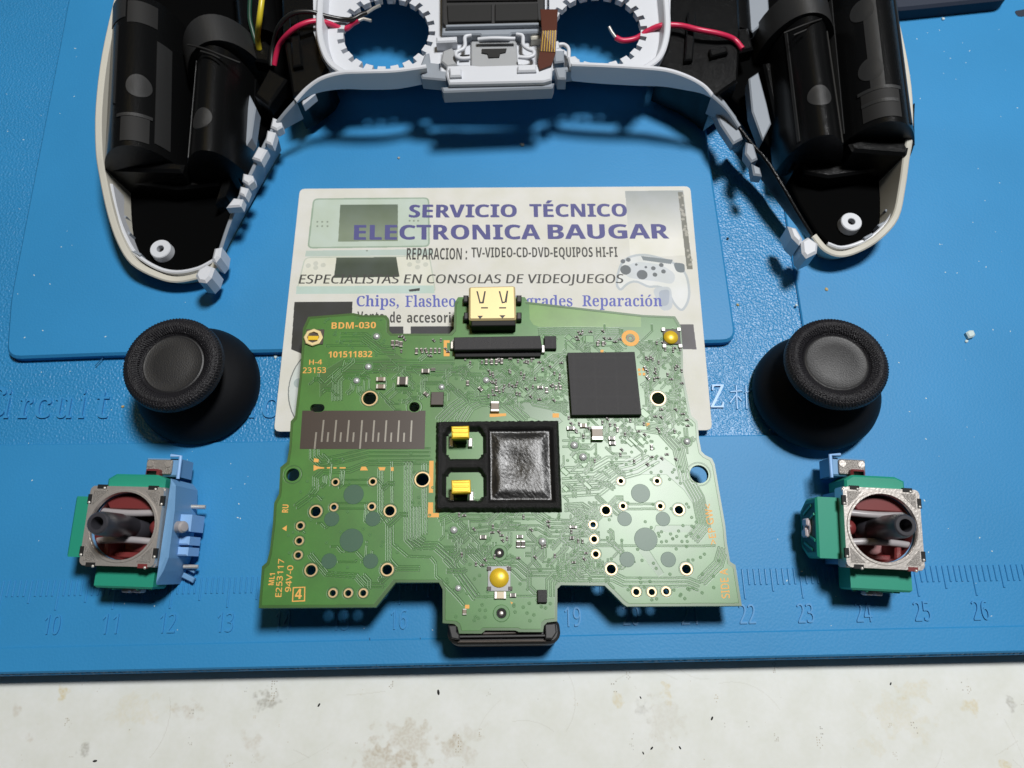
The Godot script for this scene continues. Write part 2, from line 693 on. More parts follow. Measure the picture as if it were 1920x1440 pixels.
func offset_path(path: PackedVector2Array, d: float) -> PackedVector2Array:
	var r := PackedVector2Array()
	for i in path.size():
		var e1 := (path[i] - path[maxi(i - 1, 0)]).normalized()
		var e2 := (path[mini(i + 1, path.size() - 1)] - path[i]).normalized()
		if i == 0:
			e1 = e2
		if i == path.size() - 1:
			e2 = e1
		var n1 := Vector2(e1.y, -e1.x)
		var n2 := Vector2(e2.y, -e2.x)
		r.append(path[i] + (n1 + n2) / maxf(0.5, 1.0 + n1.dot(n2)) * d)
	return r


# ---------------------------------------------------------------- the worktop
func build_worktop() -> void:
	O = Vector3.ZERO
	# off-white laminate, stained: one texture over the strip in front of the mat
	var s := 7.0
	var org := Vector2(-80, 88)
	var img := Image.create_empty(1792, 640, false, Image.FORMAT_RGB8)
	var base := Color8(220, 222, 216)
	img.fill(base)
	var n := FastNoiseLite.new()
	n.seed = 4
	n.frequency = 0.018
	n.fractal_octaves = 4
	var n2 := FastNoiseLite.new()
	n2.seed = 11
	n2.frequency = 0.11
	n2.fractal_octaves = 3
	for y in img.get_height():
		for x in img.get_width():
			var v := n.get_noise_2d(x, y) * 0.022 + n2.get_noise_2d(x, y) * 0.008
			img.set_pixel(x, y, Color(base.r + v, base.g + v, base.b + v * 1.5))
	var stains := [
		[Vector2(27.63, 110.93), 9.5, 5.5, 0.50, 0.9], [Vector2(23.48, 113.52), 8.0, 5.0, 0.42, 0.8], [Vector2(35.77, 112.22), 6.0, 3.5, 0.35, 1.0], [Vector2(1.2, 103.44), 3.4, 2.6, 0.75, 1.3], [Vector2(-12.67, 105.51), 3.6, 3.0, 0.35, 0.9],
		[Vector2(-30.19, 111.86), 2.2, 1.8, 0.7, 1.2], [Vector2(-35.92, 102.19), 1.8, 2.2, 0.7, 0.6], [Vector2(-21.67, 105.25), 7.0, 4.5, 0.16, 0.7], [Vector2(-0.1, 110.96), 3.6, 3.2, 0.35, 0.8],
		[Vector2(65.56, 103.59), 2.2, 2.2, 0.45, 0.35], [Vector2(74.33, 102.33), 1.8, 2.4, 0.6, 0.35], [Vector2(69.98, 105.64), 2.4, 3.6, 0.4, 1.2], [Vector2(129.1, 104.1), 2.8, 3.0, 0.45, 0.4],
		[Vector2(119.7, 102.05), 6.0, 2.5, 0.22, 0.5], [Vector2(116.07, 106.49), 9.0, 6.0, 0.16, 0.6], [Vector2(135.75, 104.27), 1.4, 2.0, 0.6, 1.2], [Vector2(-40.83, 109.25), 1.5, 2.5, 0.5, 0.9], [Vector2(-44.12, 105.26), 1.4, 1.4, 0.4, 0.9],
		[Vector2(-5.05, 113.56), 1.6, 2.2, 0.5, 0.9], [Vector2(132.49, 114.24), 2.0, 1.6, 0.5, 0.4], [Vector2(73.06, 106.96), 6.0, 6.0, 0.18, 0.8], [Vector2(38.56, 109.18), 4.0, 3.0, 0.22, 0.9], [Vector2(110.56, 111.28), 4.0, 3.0, 0.14, 0.6]]
	for t: Array in stains:
		var c: Vector2 = t[0]
		var w: float = t[1] * 0.62
		var h: float = t[2] * 0.62
		var tone: float = t[4]
		var ink := Color8(150, 126, 96) if tone > 0.75 else Color8(190, 150, 60)
		if tone > 1.1:
			ink = Color8(104, 98, 86)
		for y in range(int((c.y - h * 1.8 - org.y) * s), int((c.y + h * 1.8 - org.y) * s)):
			for x in range(int((c.x - w * 1.8 - org.x) * s), int((c.x + w * 1.8 - org.x) * s)):
				if x < 0 or y < 0 or x >= img.get_width() or y >= img.get_height():
					continue
				var p := Vector2(x, y) / s + org - c
				var d := Vector2(p.x / w, p.y / h).length() + n2.get_noise_2d(x * 0.45, y * 0.45) * 1.1 + n.get_noise_2d(x, y) * 0.5
				var a := clampf((1.0 - d) * 2.0, 0, 1) * float(t[3]) * 0.42 * (0.45 + 0.55 * clampf(0.5 + n2.get_noise_2d(x * 1.7 + 90, y * 1.7) * 2.0, 0, 1))
				if a > 0.01:
					img.set_pixel(x, y, img.get_pixel(x, y).lerp(ink, a))
	# specks, crumbs of burnt flux and hairline scratches
	for i in 620:
		var p := Vector2i(rng.randi_range(2, 1780), rng.randi_range(2, 630))
		var k := rng.randf()
		var ink := Color8(70, 66, 58).lerp(Color8(165, 140, 100), rng.randf())
		var a := 0.15 + 0.65 * k * k * k
		for j in rng.randi_range(1, 2 + int(k * k * 14)):
			var q := p + Vector2i(rng.randi_range(-1, 1), rng.randi_range(-2, 2)) * (1 + int(k * 2.2))
			q = q.clamp(Vector2i.ZERO, Vector2i(1791, 639))
			img.set_pixelv(q, img.get_pixelv(q).lerp(ink, a))
	for i in 110:
		var p := Vector2(rng.randf() * 1790, rng.randf() * 630)
		var d := Vector2.from_angle(rng.randf_range(-1.6, 1.6))
		var curl := rng.randf_range(-0.02, 0.02)
		var a := rng.randf_range(0.03, 0.14)
		for j in rng.randi_range(20, 120):
			p += d
			d = d.rotated(curl)
			var q := Vector2i(p).clamp(Vector2i.ZERO, Vector2i(1791, 639))
			img.set_pixelv(q, img.get_pixelv(q).lerp(Color8(140, 132, 112), a))
	var m := mat("worktop_laminate", Color.WHITE, 0.45, 0.0, 0.4)
	m.albedo_texture = ImageTexture.create_from_image(img)
	UVR = Rect2(org.x, org.y, img.get_width() / s, img.get_height() / s)
	var st := ms()
	prism(st, rect(Vector2(60, 0), 1400, 1000), -30, -5, 1.0)
	UVR = Rect2(0, 0, 100, 100)
	var o := obj("worktop", st, m)
	tag(o, "off-white worktop with brown stains and dark specks under the blue mat", "", "", "structure")
	# a few burnt crumbs that stand up from the surface
	var crumbs := ms()
	for p: Vector2 in [Vector2(76.08, 111.49), Vector2(69.5, 112.36), Vector2(71.06, 111.58), Vector2(69.54, 103.23), Vector2(32.79, 102.35), Vector2(11.13, 104.51), Vector2(-28.11, 113.75), Vector2(115.08, 100.88), Vector2(82.17, 106.69)]:
		var r := rng.randf_range(0.16, 0.34)
		XF = Transform3D(Basis(Vector3.UP, rng.randf() * 3.0).scaled_local(Vector3(1.7, 1, 0.8)), v3(p, -5.02))
		dome(crumbs, Vector3.ZERO, r, r * 0.8, 7)
	XF = Transform3D()
	var cr := obj("burnt_crumbs", crumbs, M.deep_black)
	tag(cr, "scattered burnt flux crumbs on the white worktop", "crumbs", "", "stuff")


# ---------------------------------------------------------------- the mat
func build_mat() -> void:
	var t := thing("repair_mat", "large blue silicone repair mat with embossed ruler, raised panel and lettering", "mat", Vector3(45, 0, 0))
	var st := ms()
	prism(st, pv([-150, -175, 270, -183, 270, 93.3, -150, 101.6]), -4.95, 0.0, 0.5)
	obj("mat_body", st, M.silicone_grainy, t)
	st = ms()
	var panel := pv([-56.19, 39.36, -35.7, 38.64, 39.84, 37.36, 91.67, 36.32, 90.88, 15.66, 90.19, -0.74])
	panel.append_array(pv([89, -60, 90, -150, -66, -150, -61, -40]))
	panel.append(Vector2(-58.24, 26.01))
	prism(st, roundpoly(panel, 3.0, 5), 0.0, 2.0, 0.5)
	obj("raised_panel", st, M.silicone_smooth, t)
	# smooth fields around the lettering
	st = ms()
	prism(st, pv([-150, 57.9, 106.5, 55.3, 106.0, 40, 104.3, -60, 104.0, -176, 268, -178, 268, 88.6, -150, 97.0]), -0.3, 0.55, 0.25)
	obj("smooth_field", st, M.silicone_smooth, t)
	st = ms()
	prism(st, pv([-149.5, 96.6, 269.5, 88.2, 269.5, 92.9, -149.5, 101.2]), -0.3, 0.8, 0.35)
	obj("front_border", st, M.silicone_smooth, t)
	# a raised bar coloured dark navy at the back right
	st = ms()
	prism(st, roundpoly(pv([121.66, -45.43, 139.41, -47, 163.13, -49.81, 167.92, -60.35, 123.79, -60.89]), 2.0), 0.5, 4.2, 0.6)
	obj("dark_bar", st, M.dark_navy, t)
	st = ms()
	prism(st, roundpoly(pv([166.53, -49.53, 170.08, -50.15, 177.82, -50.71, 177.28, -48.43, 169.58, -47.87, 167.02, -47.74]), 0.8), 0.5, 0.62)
	obj("tray_slot", st, M.dark_navy, t)
	# ruler: one tick per millimetre
	var a := Vector2(-37.1, 90.23)
	var b := Vector2(130.64, 87.78)
	var cm := (b - a) / 16.0
	var dn := Vector2(-cm.y, cm.x).normalized()
	var ax := cm.normalized()
	var start := Vector2(-38.37, 82.85)
	var off := (start - a).dot(dn)
	st = ms()
	for k in range(-40, 215):
		var l := 5.4 if k % 10 == 0 else (4.1 if k % 5 == 0 else 2.9)
		var p := a + cm * (k / 10.0) + dn * (off + l / 2.0)
		prism(st, rect(p, 0.34, l, ax.angle()), 0.5, 0.76, 0.1)
	var tk := obj("ruler_ticks", st, M.silicone_mark, t)
	tag(tk, "", "", "", "stuff")
	for k in range(7, 28):
		st = ms()
		var s := str(k)
		var w := 2.9 if k > 9 else 1.3
		var p := a + cm * float(k - 10) - ax * (w / 2.0) - dn * 1.15
		lettering(st, s, font(), p, ax * w, dn * 3.4, 0.5, 0.32)
		obj("ruler_number", st, M.silicone_mark, t)
	# embossed words beside the card
	var words := [["C", Vector2(-60.33, 45.04), Vector2(-56.42, 45.06), Vector2(-58.93, 51.13)], ["i", Vector2(-55.91, 45.4), Vector2(-55.04, 45.41), Vector2(-54.99, 51.48)], ["r", Vector2(-52.78, 47.34), Vector2(-50.29, 47.35), Vector2(-52.1, 51.49)], ["c", Vector2(-49.53, 47.36), Vector2(-46.51, 47.37), Vector2(-48.89, 51.5)],
		["u", Vector2(-45.65, 47.37), Vector2(-42.08, 47.38), Vector2(-45.03, 51.52)], ["i", Vector2(-40.93, 45.46), Vector2(-39.85, 45.47), Vector2(-40, 51.53)], ["t", Vector2(-37.58, 46.04), Vector2(-34.98, 46.05), Vector2(-36.8, 51.54)], ["l", Vector2(-6.36, 45.48), Vector2(-5.39, 45.49), Vector2(-5.88, 51.54)], ["o", Vector2(-3.76, 47.53), Vector2(-0.55, 47.54), Vector2(-3.43, 51.55)],
		["Z", Vector2(85.61, 44.94), Vector2(88.16, 44.95), Vector2(85.62, 49.76)]]
	for wd: Array in words:
		st = ms()
		lettering(st, wd[0], font(true), wd[1], wd[2] - wd[1], wd[3] - wd[1], -0.04, 0.48, 0.12)
		obj("embossed_letter", st, M.silicone_mark, t)
	st = ms()
	for bar: Array in [[Vector2(89.73, 46.42), Vector2(92.3, 46.21)], [Vector2(91.14, 44.96), Vector2(90.86, 50.11)], [Vector2(90.95, 46.99), Vector2(89.51, 48.77)], [Vector2(91.14, 47.21), Vector2(91.98, 48.34)], [Vector2(93.06, 44.97), Vector2(92.75, 50.12)], [Vector2(92.67, 46.77), Vector2(94.46, 45.88)]]:
		var mid: Vector2 = (bar[0] + bar[1]) * 0.5
		var dd: Vector2 = bar[1] - bar[0]
		prism(st, rect(mid, dd.length(), 0.4, dd.angle()), -0.04, 0.25, 0.1)
	obj("embossed_letter", st, M.silicone_mark, t)
	# cuts and scratches
	for path: PackedVector2Array in [pv([20.73, 93.04, 20.9, 94.31, 21.48, 95.93, 22.24, 97.62]), pv([29.83, 93.04, 30.21, 95.39, 30.49, 97.71]), pv([-53.78, 35.4, -52.82, 36.81, -51.71, 38.45]), pv([-36.48, 38.19, -37.65, 39.59, -38.36, 40.52])]:
		st = ms()
		for i in path.size() - 1:
			var dd := path[i + 1] - path[i]
			box(st, v3((path[i] + path[i + 1]) * 0.5, 0.72), Vector3(dd.length() + 0.1, 0.09, 0.14), 0.0, dd.angle())
		obj("scratch", st, M.scratch, t)


func build_crumbs() -> void:
	O = Vector3.ZERO
	var dust := ms()
	for i in 420:
		var p := Vector2(rng.randf_range(-75, 165), rng.randf_range(-50, 96))
		if (p.x > -4 and p.x < 90 and p.y > -1 and p.y < 90) or (p.y < 25 and p.x > -45 and p.x < 130):
			continue
		var y := 2.0 if p.x > -58 and p.x < 88 and p.y < 37 else (0.55 if p.y > 57 or p.x > 107 else 0.0)
		XF = Transform3D(Basis(Vector3.UP, rng.randf() * 3.0).scaled_local(Vector3(rng.randf_range(1.0, 2.2), 0.6, 1.0)), v3(p, y - 0.01))
		dome(dust, Vector3.ZERO, rng.randf_range(0.05, 0.13), 0.08, 5)
	XF = Transform3D()
	tag(obj("dust", dust, M.crumb_white), "fine pale dust specks scattered over the blue mat", "dust", "", "stuff")
	# [place, radius, height, material, name, label]
	var list := [
		[Vector2(139.35, 34.67), 1.1, 0.9, "crumb_white", "plastic_chip", "angular white plastic chip lying alone on the mat right of the thumbsticks", "chip"],
		[Vector2(138.46, 35.96), 0.4, 0.3, "crumb_white", "plastic_flake", "tiny pale flake just in front of the white plastic chip", "flake"],
		[Vector2(48.56, -11.18), 0.62, 0.4, "crumb_grey", "grey_crumb", "larger pale grey crumb on the mat between card and controller", "crumb"],
		[Vector2(21.23, -7.89), 0.36, 0.3, "crumb_grey", "grey_crumb", "small grey crumb left of the larger one, under the controller's edge", "crumb"],
		[Vector2(149.19, -47.2), 0.5, 0.4, "crumb_white", "white_crumb", "small white crumb in front of the dark bar at the back", "crumb"],
		[Vector2(105.06, 27.76), 0.32, 0.3, "crumb_white", "white_speck", "tiny white speck on the mat behind the right-hand thumbstick", "speck"],
		[Vector2(-31.55, 49.11), 0.38, 0.3, "crumb_tan", "tan_speck", "tiny tan speck beside the left-hand thumbstick's skirt", "speck"],
		[Vector2(-2.01, 38.47), 0.5, 0.3, "crumb_white", "white_scrap", "small white scrap in the groove left of the card", "scrap"],
		[Vector2(92.54, 11.71), 0.4, 0.35, "deep_black", "black_speck", "tiny black speck in the controller's shadow right of the card", "speck"],
		[Vector2(93.19, 27.34), 0.4, 0.3, "crumb_tan", "yellowish_speck", "yellowish speck by the raised panel's edge right of the card", "speck"],
		[Vector2(-1.95, 89.42), 0.35, 0.3, "deep_black", "black_crumb", "tiny black crumb beside the ruler number thirteen", "crumb"],
		[Vector2(111.84, 24.12), 0.5, 0.25, "crumb_tan", "tan_flake", "pale tan flake by the groove behind the right-hand thumbstick", "flake"]]
	for c: Array in list:
		var p: Vector2 = c[0]
		var y: float = 2.0 if absf(p.x - 20.0) < 69.0 and p.y < 36.0 else (0.55 if p.x > 105.0 else 0.0)
		O = v3(p, y)
		var st := ms()
		var poly := PackedVector2Array()
		var n := rng.randi_range(5, 7)
		for i in n:
			poly.append(p + Vector2.from_angle(TAU * i / n + rng.randf() * 0.4) * float(c[1]) * rng.randf_range(0.6, 1.0))
		prism(st, poly, y - 0.02, y + float(c[2]), float(c[1]) * 0.25)
		tag(obj(c[4], st, M[c[3]]), c[5], c[6])


# ---------------------------------------------------------------- the card
func build_card() -> void:
	var t := thing("business_card", "white printed business card under the green circuit board, lettered in blue and black", "business card", Vector3(42.5, 2, 27.5))
	var s := 16.0
	var org := Vector2(0, 0)
	var img := Image.create_empty(1360, 880, false, Image.FORMAT_RGB8)
	img.fill(Color8(212, 211, 203))
	# left: a pale folding handheld
	var shell := roundpoly(pv([3.13, 2.49, 28.39, 2.41, 28.94, 14.58, 2.95, 14.8]), 1.2)
	paint(img, org, s, shell, Color8(150, 168, 150))
	paint(img, org, s, inset(ccw(shell), 0.35), Color8(186, 199, 186))
	paint(img, org, s, pv([9.17, 4.14, 21.64, 4.1, 22.09, 13.13, 9.39, 13.17]), Color8(110, 120, 105), 1.0, [3.0, 11.0, Color8(98, 110, 96), Color8(128, 140, 120)])
	paint(img, org, s, pv([2.77, 15.31, 29.63, 15.09, 29.68, 16.49, 2.67, 16.7]), Color8(182, 196, 188))
	var low := roundpoly(pv([2.57, 16.83, 29.01, 16.61, 30.64, 25.32, 1.46, 25.41]), 1.2)
	paint(img, org, s, low, Color8(188, 196, 182))
	paint(img, org, s, inset(ccw(low), 0.25), Color8(216, 216, 202))
	paint(img, org, s, pv([1.52, 23.69, 30.03, 23.61, 30.32, 25.44, 1.57, 25.41]), Color8(184, 203, 194))
	paint(img, org, s, pv([9.34, 17, 21.94, 16.95, 22.84, 21.59, 9.15, 21.76]), Color8(90, 98, 88), 1.0, [13.5, 18.5, Color8(122, 132, 118), Color8(74, 82, 72)])
	for c: Vector2 in [Vector2(4.55, 8.34), Vector2(5.59, 8.35), Vector2(6.73, 8.35), Vector2(4.64, 9.39), Vector2(5.67, 9.39), Vector2(6.82, 9.4), Vector2(24.36, 8.21), Vector2(25.28, 8.22), Vector2(26.19, 8.22), Vector2(15.66, 15.39)]:
		paint(img, org, s, circle(c, 0.22, 8), Color8(140, 150, 138))
	for c: Vector2 in [Vector2(3.53, 18.85), Vector2(5.15, 19.36), Vector2(6.67, 18.75), Vector2(5.06, 18.36), Vector2(24.83, 18.73), Vector2(26.54, 19.37), Vector2(28.19, 18.75), Vector2(26.59, 17.99)]:
		paint(img, org, s, circle(c, 0.55, 10), Color8(196, 198, 186))
	paint(img, org, s, pv([24.87, 24.56, 27.18, 24.2, 27.2, 24.82, 25.11, 25.05]), Color8(70, 74, 70))
	# right: a pale console and a gamepad
	paint(img, org, s, pv([70.81, 1.11, 83.38, 1.07, 83.89, 16.83, 71.12, 17.5]), Color8(200, 200, 196), 1.0, [0.8, 13.0, Color8(160, 165, 165), Color8(222, 221, 212)])
	paint(img, org, s, pv([82.2, 1.46, 83.24, 1.47, 83.96, 20.21, 82.74, 20.2]), Color8(126, 126, 118))
	for i in 26:
		var q := Vector2(82.73, 2.14) + (Vector2(83.45, 19.58) - Vector2(82.73, 2.14)) * rng.randf() + Vector2(rng.randf_range(-0.5, 0.5), 0)
		paint(img, org, s, rect(q, 0.5, 0.5, 0.3), Color8(168, 166, 156))
	var pad := roundpoly(pv([67.49, 23.82, 68.6, 18.99, 70.48, 17, 73.87, 16.26, 78.48, 17.55, 81.69, 19.32, 83.04, 22.06, 83.1, 26.95, 81.11, 30.3, 79.29, 28.37, 78.2, 25.1, 76.28, 24.23, 74.5, 24.59, 71.94, 22.98, 70.14, 23.71, 68.74, 25.41]), 2.2)
	paint(img, org, s, pad, Color8(178, 186, 190), 0.9)
	paint(img, org, s, inset(ccw(pad), 0.5), Color8(208, 212, 212), 0.95, [7.0, 20.0, Color8(180, 187, 191), Color8(220, 222, 219)])
	paint(img, org, s, roundpoly(pv([69.46, 19.5, 72.64, 18.27, 77.49, 19.05, 80.44, 21.31, 79.61, 23.76, 76.79, 23.01, 72.85, 22.5, 70.01, 21.99]), 1.4), Color8(196, 202, 206), 0.8)
	paint(img, org, s, roundpoly(pv([75.16, 24.47, 79.15, 24.01, 79.22, 29.33, 76.8, 29.8]), 1.4), Color8(190, 196, 200))
	paint(img, org, s, roundpoly(pv([76.44, 25.09, 78.88, 24.74, 78.41, 28.37, 76.87, 28.72]), 1.0), Color8(168, 176, 186))
	paint(img, org, s, pv([73.38, 17.01, 80.01, 17.94, 79.5, 18.94, 73.77, 18.02]), Color8(132, 140, 144))
	for c: Array in [[Vector2(69.98, 20.25), 1.12], [Vector2(73.36, 21.39), 1.12], [Vector2(75.77, 19.91), 0.48], [Vector2(77.48, 19.17), 0.48], [Vector2(77.83, 20.67), 0.48], [Vector2(76.01, 21.4), 0.48], [Vector2(69.52, 18.25), 0.5], [Vector2(70.66, 17.88), 0.5], [Vector2(72.27, 19.02), 0.28], [Vector2(74.23, 19.65), 0.28]]:
		paint(img, org, s, circle(c[0], c[1], 18), Color8(112, 117, 120))
	paint(img, org, s, roundpoly(pv([79.97, 18.56, 82.4, 18.83, 82.23, 21.07, 80.48, 20.81]), 0.8), Color8(120, 128, 132))
	# pictures along the foot of the card, mostly under the board
	paint(img, org, s, pv([1.41, 27.23, 13.43, 27.24, 13.88, 43, 1.76, 37.79]), Color8(62, 62, 60))
	paint(img, org, s, pv([16.97, 32.82, 24.15, 32.86, 24.42, 36.15, 17.18, 36.12]), Color8(70, 70, 72))
	paint(img, org, s, pv([25.68, 32.87, 34.69, 32.91, 34.99, 36.2, 25.82, 36.16]), Color8(72, 72, 75))
	paint(img, org, s, pv([72.29, 32.63, 83.09, 32.68, 83.3, 38.16, 71.99, 38.11]), Color8(104, 102, 104))
	stroke(img, org, s, circle(Vector2(13.04, 46.15), 11.0, 60), 0.16, Color8(120, 126, 126))
	paint(img, org, s, circle(Vector2(13.04, 46.15), 10.8, 60), Color8(196, 208, 208), 0.6)
	paint(img, org, s, circle(Vector2(3.94, 44.99), 1.0, 16), Color8(130, 150, 150), 0.5)
	# slight age and handling marks
	var n := FastNoiseLite.new()
	n.frequency = 0.008
	n.fractal_octaves = 3
	for y in img.get_height():
		for x in img.get_width():
			var v := n.get_noise_2d(x, y) * 0.02
			var p := img.get_pixel(x, y)
			img.set_pixel(x, y, Color(p.r + v, p.g + v, p.b + v * 1.8))
	var m := mat("card_print", Color.WHITE, 0.55, 0.0, 0.3)
	m.albedo_texture = ImageTexture.create_from_image(img)
	UVR = Rect2(0, 0, 85, 55)
	var st := ms()
	prism(st, roundpoly(pv([0, 0, 85, 0, 85, 55, 0, 55]), 1.2, 3), 2.02, 2.35, 0.05)
	UVR = Rect2(0, 0, 100, 100)
	obj("card_sheet", st, m, t)
	# [text, serif, bold, top left, top right, bottom left, ink, slant]
	var lines := [
		["SERVICIO", false, true, Vector2(24.19, 4.26), Vector2(47.23, 4.29), Vector2(24.22, 7.44), "ink_blue"], ["TÉCNICO", false, true, Vector2(50.11, 3.38), Vector2(70.81, 3.4), Vector2(50.19, 7.48), "ink_blue"],
		["ELECTRONICA", false, true, Vector2(12.64, 9.19), Vector2(52.11, 9.33), Vector2(12.77, 12.76), "ink_blue"], ["BAUGAR", false, true, Vector2(53.93, 9.34), Vector2(79.47, 9.38), Vector2(53.99, 12.83), "ink_blue"],
		["REPARACION :", false, true, Vector2(24.09, 14.81), Vector2(36.84, 14.9), Vector2(24.11, 17.6), "ink_dark"], ["TV-VIDEO-CD-DVD-EQUIPOS HI-FI", false, true, Vector2(37.74, 14.77), Vector2(68.45, 14.84), Vector2(37.79, 17.69), "ink_dark"],
		["ESPECIALISTAS EN CONSOLAS DE VIDEOJUEGOS", false, false, Vector2(1.6, 20.98), Vector2(68.93, 21.25), Vector2(1.84, 23.58), "ink_dark"],
		["Chips,", true, true, Vector2(14.21, 25.73), Vector2(22.94, 25.78), Vector2(14.33, 29.12), "ink_light_blue"], ["Flasheos,", true, true, Vector2(24.26, 25.79), Vector2(36.72, 25.86), Vector2(24.41, 29.06), "ink_light_blue"],
		["Upgrades", true, true, Vector2(45.2, 25.9), Vector2(58.72, 25.98), Vector2(45.21, 29.28), "ink_light_blue"], ["Reparación", true, true, Vector2(60.81, 25.87), Vector2(77.15, 25.96), Vector2(60.7, 29.37), "ink_light_blue"],
		["Venta", false, true, Vector2(14.57, 29.48), Vector2(20.05, 29.51), Vector2(14.73, 31.87), "ink_dark"], ["de", false, true, Vector2(21.26, 29.52), Vector2(23.56, 29.53), Vector2(21.39, 32.03), "ink_dark"], ["accesorios", false, true, Vector2(24.77, 29.66), Vector2(36.26, 29.72), Vector2(24.88, 32.04), "ink_dark"]]
	for l: Array in lines:
		st = ms()
		var hand: bool = l[0].begins_with("ESPEC")
		lettering(st, l[0], font(l[1], l[2]), l[3], l[4] - l[3], l[5] - l[3], 2.362, 0.0, 0.22 if hand else 0.0)
		if l[0] in ["SERVICIO", "TÉCNICO", "ELECTRONICA", "BAUGAR"] or hand:
			# a heavier stroke than the typeface has
			for d: Vector2 in [Vector2(0.05, 0.02), Vector2(-0.05, -0.02)] if hand else [Vector2(0.09, 0.03), Vector2(-0.09, -0.03)]:
				lettering(st, l[0], font(l[1], l[2]), l[3] + d, l[4] - l[3], l[5] - l[3], 2.362 + d.x * 0.03, 0.0, 0.22 if hand else 0.0)
		obj("lettering", st, M[l[6]], t)


# ---------------------------------------------------------------- the circuit board
func board_outline() -> PackedVector2Array:
	return pv([6.12, 33.71, 14.92, 32.81, 16.74, 33.27, 21.34, 33.23, 21.91, 33.93, 22.06, 36.49, 22.73, 37.23, 33.94, 37.14, 34.75, 36.15, 34.69, 30.39, 35.39, 29.07, 48.68, 28.94, 49.31, 30.02, 72.12, 32.73, 78.46, 32.97, 79.18, 34.5, 79.43, 35.32, 79.34, 40.28, 79.03, 45.23, 79.82, 53.82, 80.92, 54.98, 80.87, 58.33, 81.09, 60.81, 81.71, 61.52, 82.93, 62.18, 83.32, 63.24, 83.71, 69.02, 84.1, 74.63, 84.06, 77.65, 84.29, 80.9, 85.16, 81.49, 85.51, 88.37, 65.73, 88.5, 65.12, 88.06, 62.14, 85.04, 54.6, 84.97, 53.94, 85.6, 53.82, 90.96, 52.1, 91.14, 51.55, 91.66, 51.36, 92.69, 47.32, 92.7, 46.69, 92.44, 41.66, 92.45, 41.04, 92.96, 37.27, 92.97, 36.98, 91.94, 36.42, 91.43, 34.44, 91.26, 34.25, 85.74, 33.57, 84.58, 26.15, 84.6, 23.04, 88.72, 3.23, 88.89, 2.93, 81.95, 3.71, 81.22, 3.97, 79.12, 3.96, 74.73, 3.74, 70.82, 4.41, 69.17, 4.09, 64.24, 5.18, 63.23, 5.31, 60.8, 5.02, 55.43, 5.71, 54.48, 5.76, 46.41, 5.54, 40.28, 5.33, 36.28])


func bus(im: Image, hm: Image, org: Vector2, s: float, path: PackedVector2Array, n: int, pitch: float, w: float) -> void:
	for k in n:
		var p := offset_path(path, (k - (n - 1) / 2.0) * pitch)
		stroke(im, org, s, p, w + 0.20, Color8(42, 86, 38))
		stroke(hm, org, s, p, w + 0.20, Color(0.30, 0.30, 0.30))
	for k in n:
		var p := offset_path(path, (k - (n - 1) / 2.0) * pitch)
		stroke(im, org, s, p, w, Color8(68, 126, 52))
		stroke(hm, org, s, p, w, Color(0.72, 0.72, 0.72))


